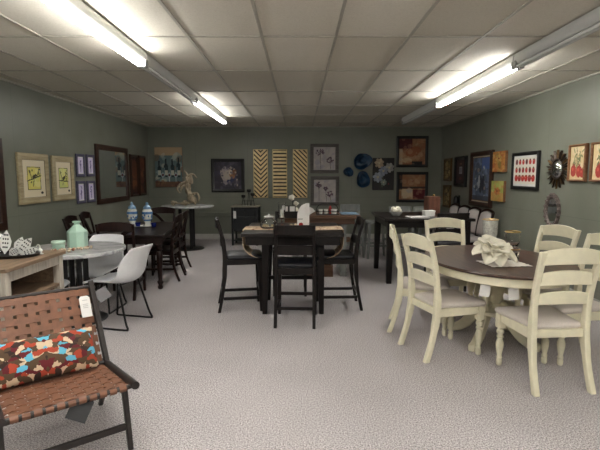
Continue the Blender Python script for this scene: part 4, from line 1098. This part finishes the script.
def earth(seed, lower):
    a = Art(50, 50, (156, 112, 78), seed)
    a.blobs(26, [(178, 132, 92), (134, 84, 56), (196, 158, 118), (150, 96, 62)], .08, .2, op=.5)
    if not lower: a.rect(0, .5, .62, 1, (78, 24, 24)); a.rect(.0, .14, .0, .6, (186, 166, 136)); a.rect(.5, .9, .0, .12, (30, 22, 20)); a.ell(.55, .5, .3, .18, (150, 78, 44), 20, .7); a.ell(.3, .16, .2, .1, (208, 186, 148), 0, .7); a.blobs(26, [(170, 104, 66), (196, 150, 110), (120, 60, 40), (206, 178, 140)], .04, .13, op=.35)
    else: a.rect(.55, 1, .02, .4, (96, 22, 28)); a.rect(.1, .52, .05, .42, (204, 182, 150)); a.rect(0, .12, .4, 1, (44, 34, 30)); a.rect(.08, 1, .44, .52, (44, 34, 30), .8); a.ell(.4, .36, .12, .1, (176, 168, 160), 0, .7); a.blobs(26, [(170, 104, 66), (206, 178, 140), (110, 40, 34), (190, 150, 116)], .04, .13, op=.35)
    return a
picture('abstract_picture', 'black framed abstract in rust and cream, upper of two', 'picture', 'back', 2.63, 2.065, .74, .72, 'blackframe', .065, .04, earth(2, False), group='black-framed rust abstracts')
picture('abstract_picture', 'black framed abstract in rust and cream with a dark red block, lower of two', 'picture', 'back', 2.65, 1.24, .74, .71, 'blackframe', .065, .04, earth(6, True), group='black-framed rust abstracts')
# ================================================================== RIGHT WALL
def gilt(seed):
    a = Art(18, 34, (118, 100, 62), seed); a.blobs(30, [(150, 128, 80), (84, 72, 44), (64, 58, 40), (170, 150, 104)], .04, .12, op=.7)
    for k in range(4): a.flower(a.r.uniform(.2, .8), .15 + .22 * k, .1, (176, 156, 112), (70, 50, 30))
    return a
picture('botanical_panel', 'tall antique gold floral panel in the back right corner, upper of two', 'picture', 'right', 10.12, 1.64, .5, .5, 'goldframe', .05, .035, gilt(3), group='antique gold floral panels')
picture('botanical_panel', 'tall antique gold floral panel in the back right corner, lower of two', 'picture', 'right', 10.12, 1.05, .5, .5, 'goldframe', .05, .035, gilt(8), group='antique gold floral panels')
a = Art(40, 44, (58, 40, 40), 3); a.rect(.34, .68, .42, .7, (150, 146, 150)); a.rect(.38, .64, .46, .66, (120, 116, 124)); a.rect(.36, .66, .16, .26, (92, 50, 48)); a.rect(.4, .62, .8, .86, (110, 84, 70))
picture('shadow_box', 'dark framed shadow box with a pale square in its middle', 'picture', 'right', 9.29, 1.59, .64, .62, 'blackframe', .07, .06, a)
a = Art(60, 76, (92, 104, 126), 2); a.blobs(50, [(64, 74, 94), (120, 136, 160), (84, 96, 106), (56, 60, 72)], .05, .14, op=.6)
a.rect(.55, 1, .74, 1, (72, 98, 158), .8); a.blobs(40, [(56, 60, 66), (130, 136, 142), (184, 188, 190), (76, 88, 84), (150, 130, 118)], .02, .06, (.05, .9, .1, .8), .8)
a.ell(.5, .36, .1, .2, (36, 40, 50)); a.ell(.4, .44, .06, .16, (172, 176, 180)); a.ell(.64, .4, .06, .18, (30, 34, 46)); a.rect(0, 1, 0, .1, (56, 58, 66), .7)
t = picture('ornate_painting', 'large blue street painting in an ornate dark and gold frame', 'painting', 'right', 8.24, 1.445, .98, 1.0, 'brownframe', .085, .06, a, matw=.03, mmat='matboard', inner='goldframe')
a = Art(30, 40, (188, 124, 62), 9); a.blobs(40, [(200, 150, 80), (170, 92, 50), (150, 130, 66), (214, 176, 110)], .05, .14, op=.6); a.ell(.55, .45, .14, .32, (122, 116, 54), 10, .7); a.flower(.5, .66, .2, (206, 168, 96), (140, 60, 40))
canvas('orange_canvas', 'small square orange canvas, above the lime one', 'painting', 'right', 7.49, 1.735, .47, .34, .04, a)
a = Art(30, 40, (172, 180, 92), 10); a.blobs(40, [(186, 190, 110), (160, 170, 84), (196, 150, 84), (206, 196, 130)], .05, .14, op=.6); a.rect(0, 1, 0, .42, (204, 140, 76), .6); a.flower(.5, .5, .2, (210, 130, 70), (150, 70, 40))
canvas('lime_canvas', 'small square lime and orange canvas, below the orange one', 'painting', 'right', 7.5, 1.25, .46, .34, .04, a)
a = Art(90, 66, (222, 216, 200), 12)
for i in range(6):
    for j in range(3):
        x, y = .1 + i * .16, .84 - j * .31; big = j == 2
        a.ell(x, y, .078 if big else .058, .135 if big else .105, (186, 44, 34) if (i + j) % 3 else (150, 34, 38)); a.ell(x - .015, y + .03, .012, .02, (226, 140, 110)); a.ell(x, y + .09, .03, .03, (92, 96, 48) if j else (60, 50, 40))
        if (i * 2 + j) % 3 == 0 and not big: a.ell(x, y, .035, .085, (54, 40, 40))
picture('fruit_print', 'black framed print of red fruit in rows', 'picture', 'right', 6.66, 1.575, .79, .55, 'blackframe', .05, .04, a, matw=.035, mmat='whitemat')
t = thing('sunburst_mirror', 'round convex mirror ringed by dark leaf rays', 'mirror', *wall_loc('right', 5.82, 1.585), None)
MB().lathe([(.005, .065), (.05, .06), (.09, .045), (.115, .02), (.115, 0), (.005, 0)], 32).xf(Matrix.Rotation(R(90), 4, 'X')).build('convex_glass', 'mirror', t, ang=60)
MB().tube([(.125 * math.cos(2 * PI * k / 36), -.015, .125 * math.sin(2 * PI * k / 36)) for k in range(36)], .014, 8, ring=True).build('ring', 'bronze', t)
for k in range(36):
    an = 2 * PI * k / 36; r0, r1, wd = .128, (.25 if k % 2 else .225), .0115; d, n_ = V((math.cos(an), 0, math.sin(an))), V((-math.sin(an), 0, math.cos(an)))
    sec = [(r0, .006), (lerp(r0, r1, .5), wd), (lerp(r0, r1, .8), wd * .8), (r1, .002)]
    MB().loft([[d * r - n_ * w_ + V((0, -.012, 0)), d * r + n_ * w_ + V((0, -.012 - (.018 if k % 2 else .004), 0)), d * r + n_ * w_ * .6 + V((0, -.004, 0)), d * r - n_ * w_ * .6 + V((0, -.004, 0))] for r, w_ in sec]).build('ray', 'bronze' if k % 3 else 'goldframe', t)
t = thing('oval_mirror', 'oval mirror in a carved whitened frame below the sunburst mirror', 'mirror', *wall_loc('right', 5.89, 1.05), None)
ring = []
for k in range(72):
    an = 2 * PI * k / 72; e = 1 + .035 * math.sin(an * 18)
    ring.append([V((a_ * e * math.cos(an) * .78, y_ - .006 * math.sin(an * 18), a_ * e * math.sin(an))) for a_, y_ in ((.225, 0), (.223, -.02), (.21, -.035), (.195, -.028), (.18, -.03), (.165, -.012), (.165, 0))])
MB().loft(ring, ring=True).build('carved_frame', 'carved', t)
MB().lathe([(.005, 0), (.172, 0), (.172, .01), (.005, .012)], 40, sx=.78).xf(Matrix.Rotation(R(90), 4, 'X')).build('mirror_glass', 'mirror', t)
def pome(seed):
    a = Art(50, 56, (214, 192, 146), seed); a.blobs(24, [(222, 204, 164), (204, 178, 128), (228, 214, 180)], .06, .16, op=.5)
    for p in ((.3, .2, .45, .9), (.55, .25, .4, .95), (.7, .3, .62, .85)): a.line(*p, .012, (106, 104, 66))
    for k in range(16): a.ell(a.r.uniform(.2, .85), a.r.uniform(.4, .92), .1, .03, a.r.choice([(112, 118, 74), (138, 140, 92), (92, 98, 66)]), a.r.uniform(20, 160), .85)
    for x, y, r_ in ((.24, .26, .19), (.62, .24, .19), (.84, .18, .14)) if seed == 1 else ((.38, .24, .2), (.8, .22, .18)):
        a.ell(x, y, r_, r_ * .95, (166, 56, 46)); a.ell(x - .05, y + .05, r_ * .35, r_ * .3, (206, 92, 72), 0, .8); a.ell(x, y + r_ * .95, .04, .05, (150, 60, 44))
    return a
picture('pomegranate_print', 'tan framed print of red pomegranates, right of the sunburst mirror', 'picture', 'right', 5.4, 1.655, .335, .44, 'tanframe', .025, .045, pome(1), group='pomegranate prints')
picture('pomegranate_print', 'tan framed print of pomegranates at the right edge of the picture', 'picture', 'right', 4.975, 1.655, .335, .44, 'tanframe', .025, .045, pome(2), group='pomegranate prints')
t = thing('wall_sconce', 'small black wall sconce low on the right wall, above the padded chairs', 'wall sconce', *wall_loc('right', 9.36, 1.0), None)
MB().box(-.045, .045, -.015, 0, -.1, .1).build('back_plate', 'blackmetal', t, bevel=.004)
MB().lathe([(.01, -.08), (.05, -.075), (.055, -.02), (.045, .06), (.02, .09), (.004, .1)], 14, (0, -.07, 0)).build('lantern', 'blackmetal', t)
# ================================================================== CAMERA, WORLD
cam = bpy.data.cameras.new('camera'); co = bpy.data.objects.new('camera', cam); COL.objects.link(co)
cam.sensor_fit = 'HORIZONTAL'; cam.sensor_width = 36.0; cam.lens = 450 / 600 * 36; cam.clip_start = .05
co.location = (0, 0, 1.5); co.rotation_euler = (R(90) - math.atan(49 / 450), 0, 0)
cam.shift_x = .5 / 600
SC.camera = co
w = bpy.data.worlds.new('world'); SC.world = w; w.use_nodes = True
w.node_tree.nodes['Background'].inputs['Color'].default_value = (.8, .85, 1, 1)
w.node_tree.nodes['Background'].inputs['Strength'].default_value = .02
SC.view_settings.view_transform = 'Standard'; SC.view_settings.look = 'None'; SC.view_settings.gamma = 1
SC.view_settings.exposure = 1.03
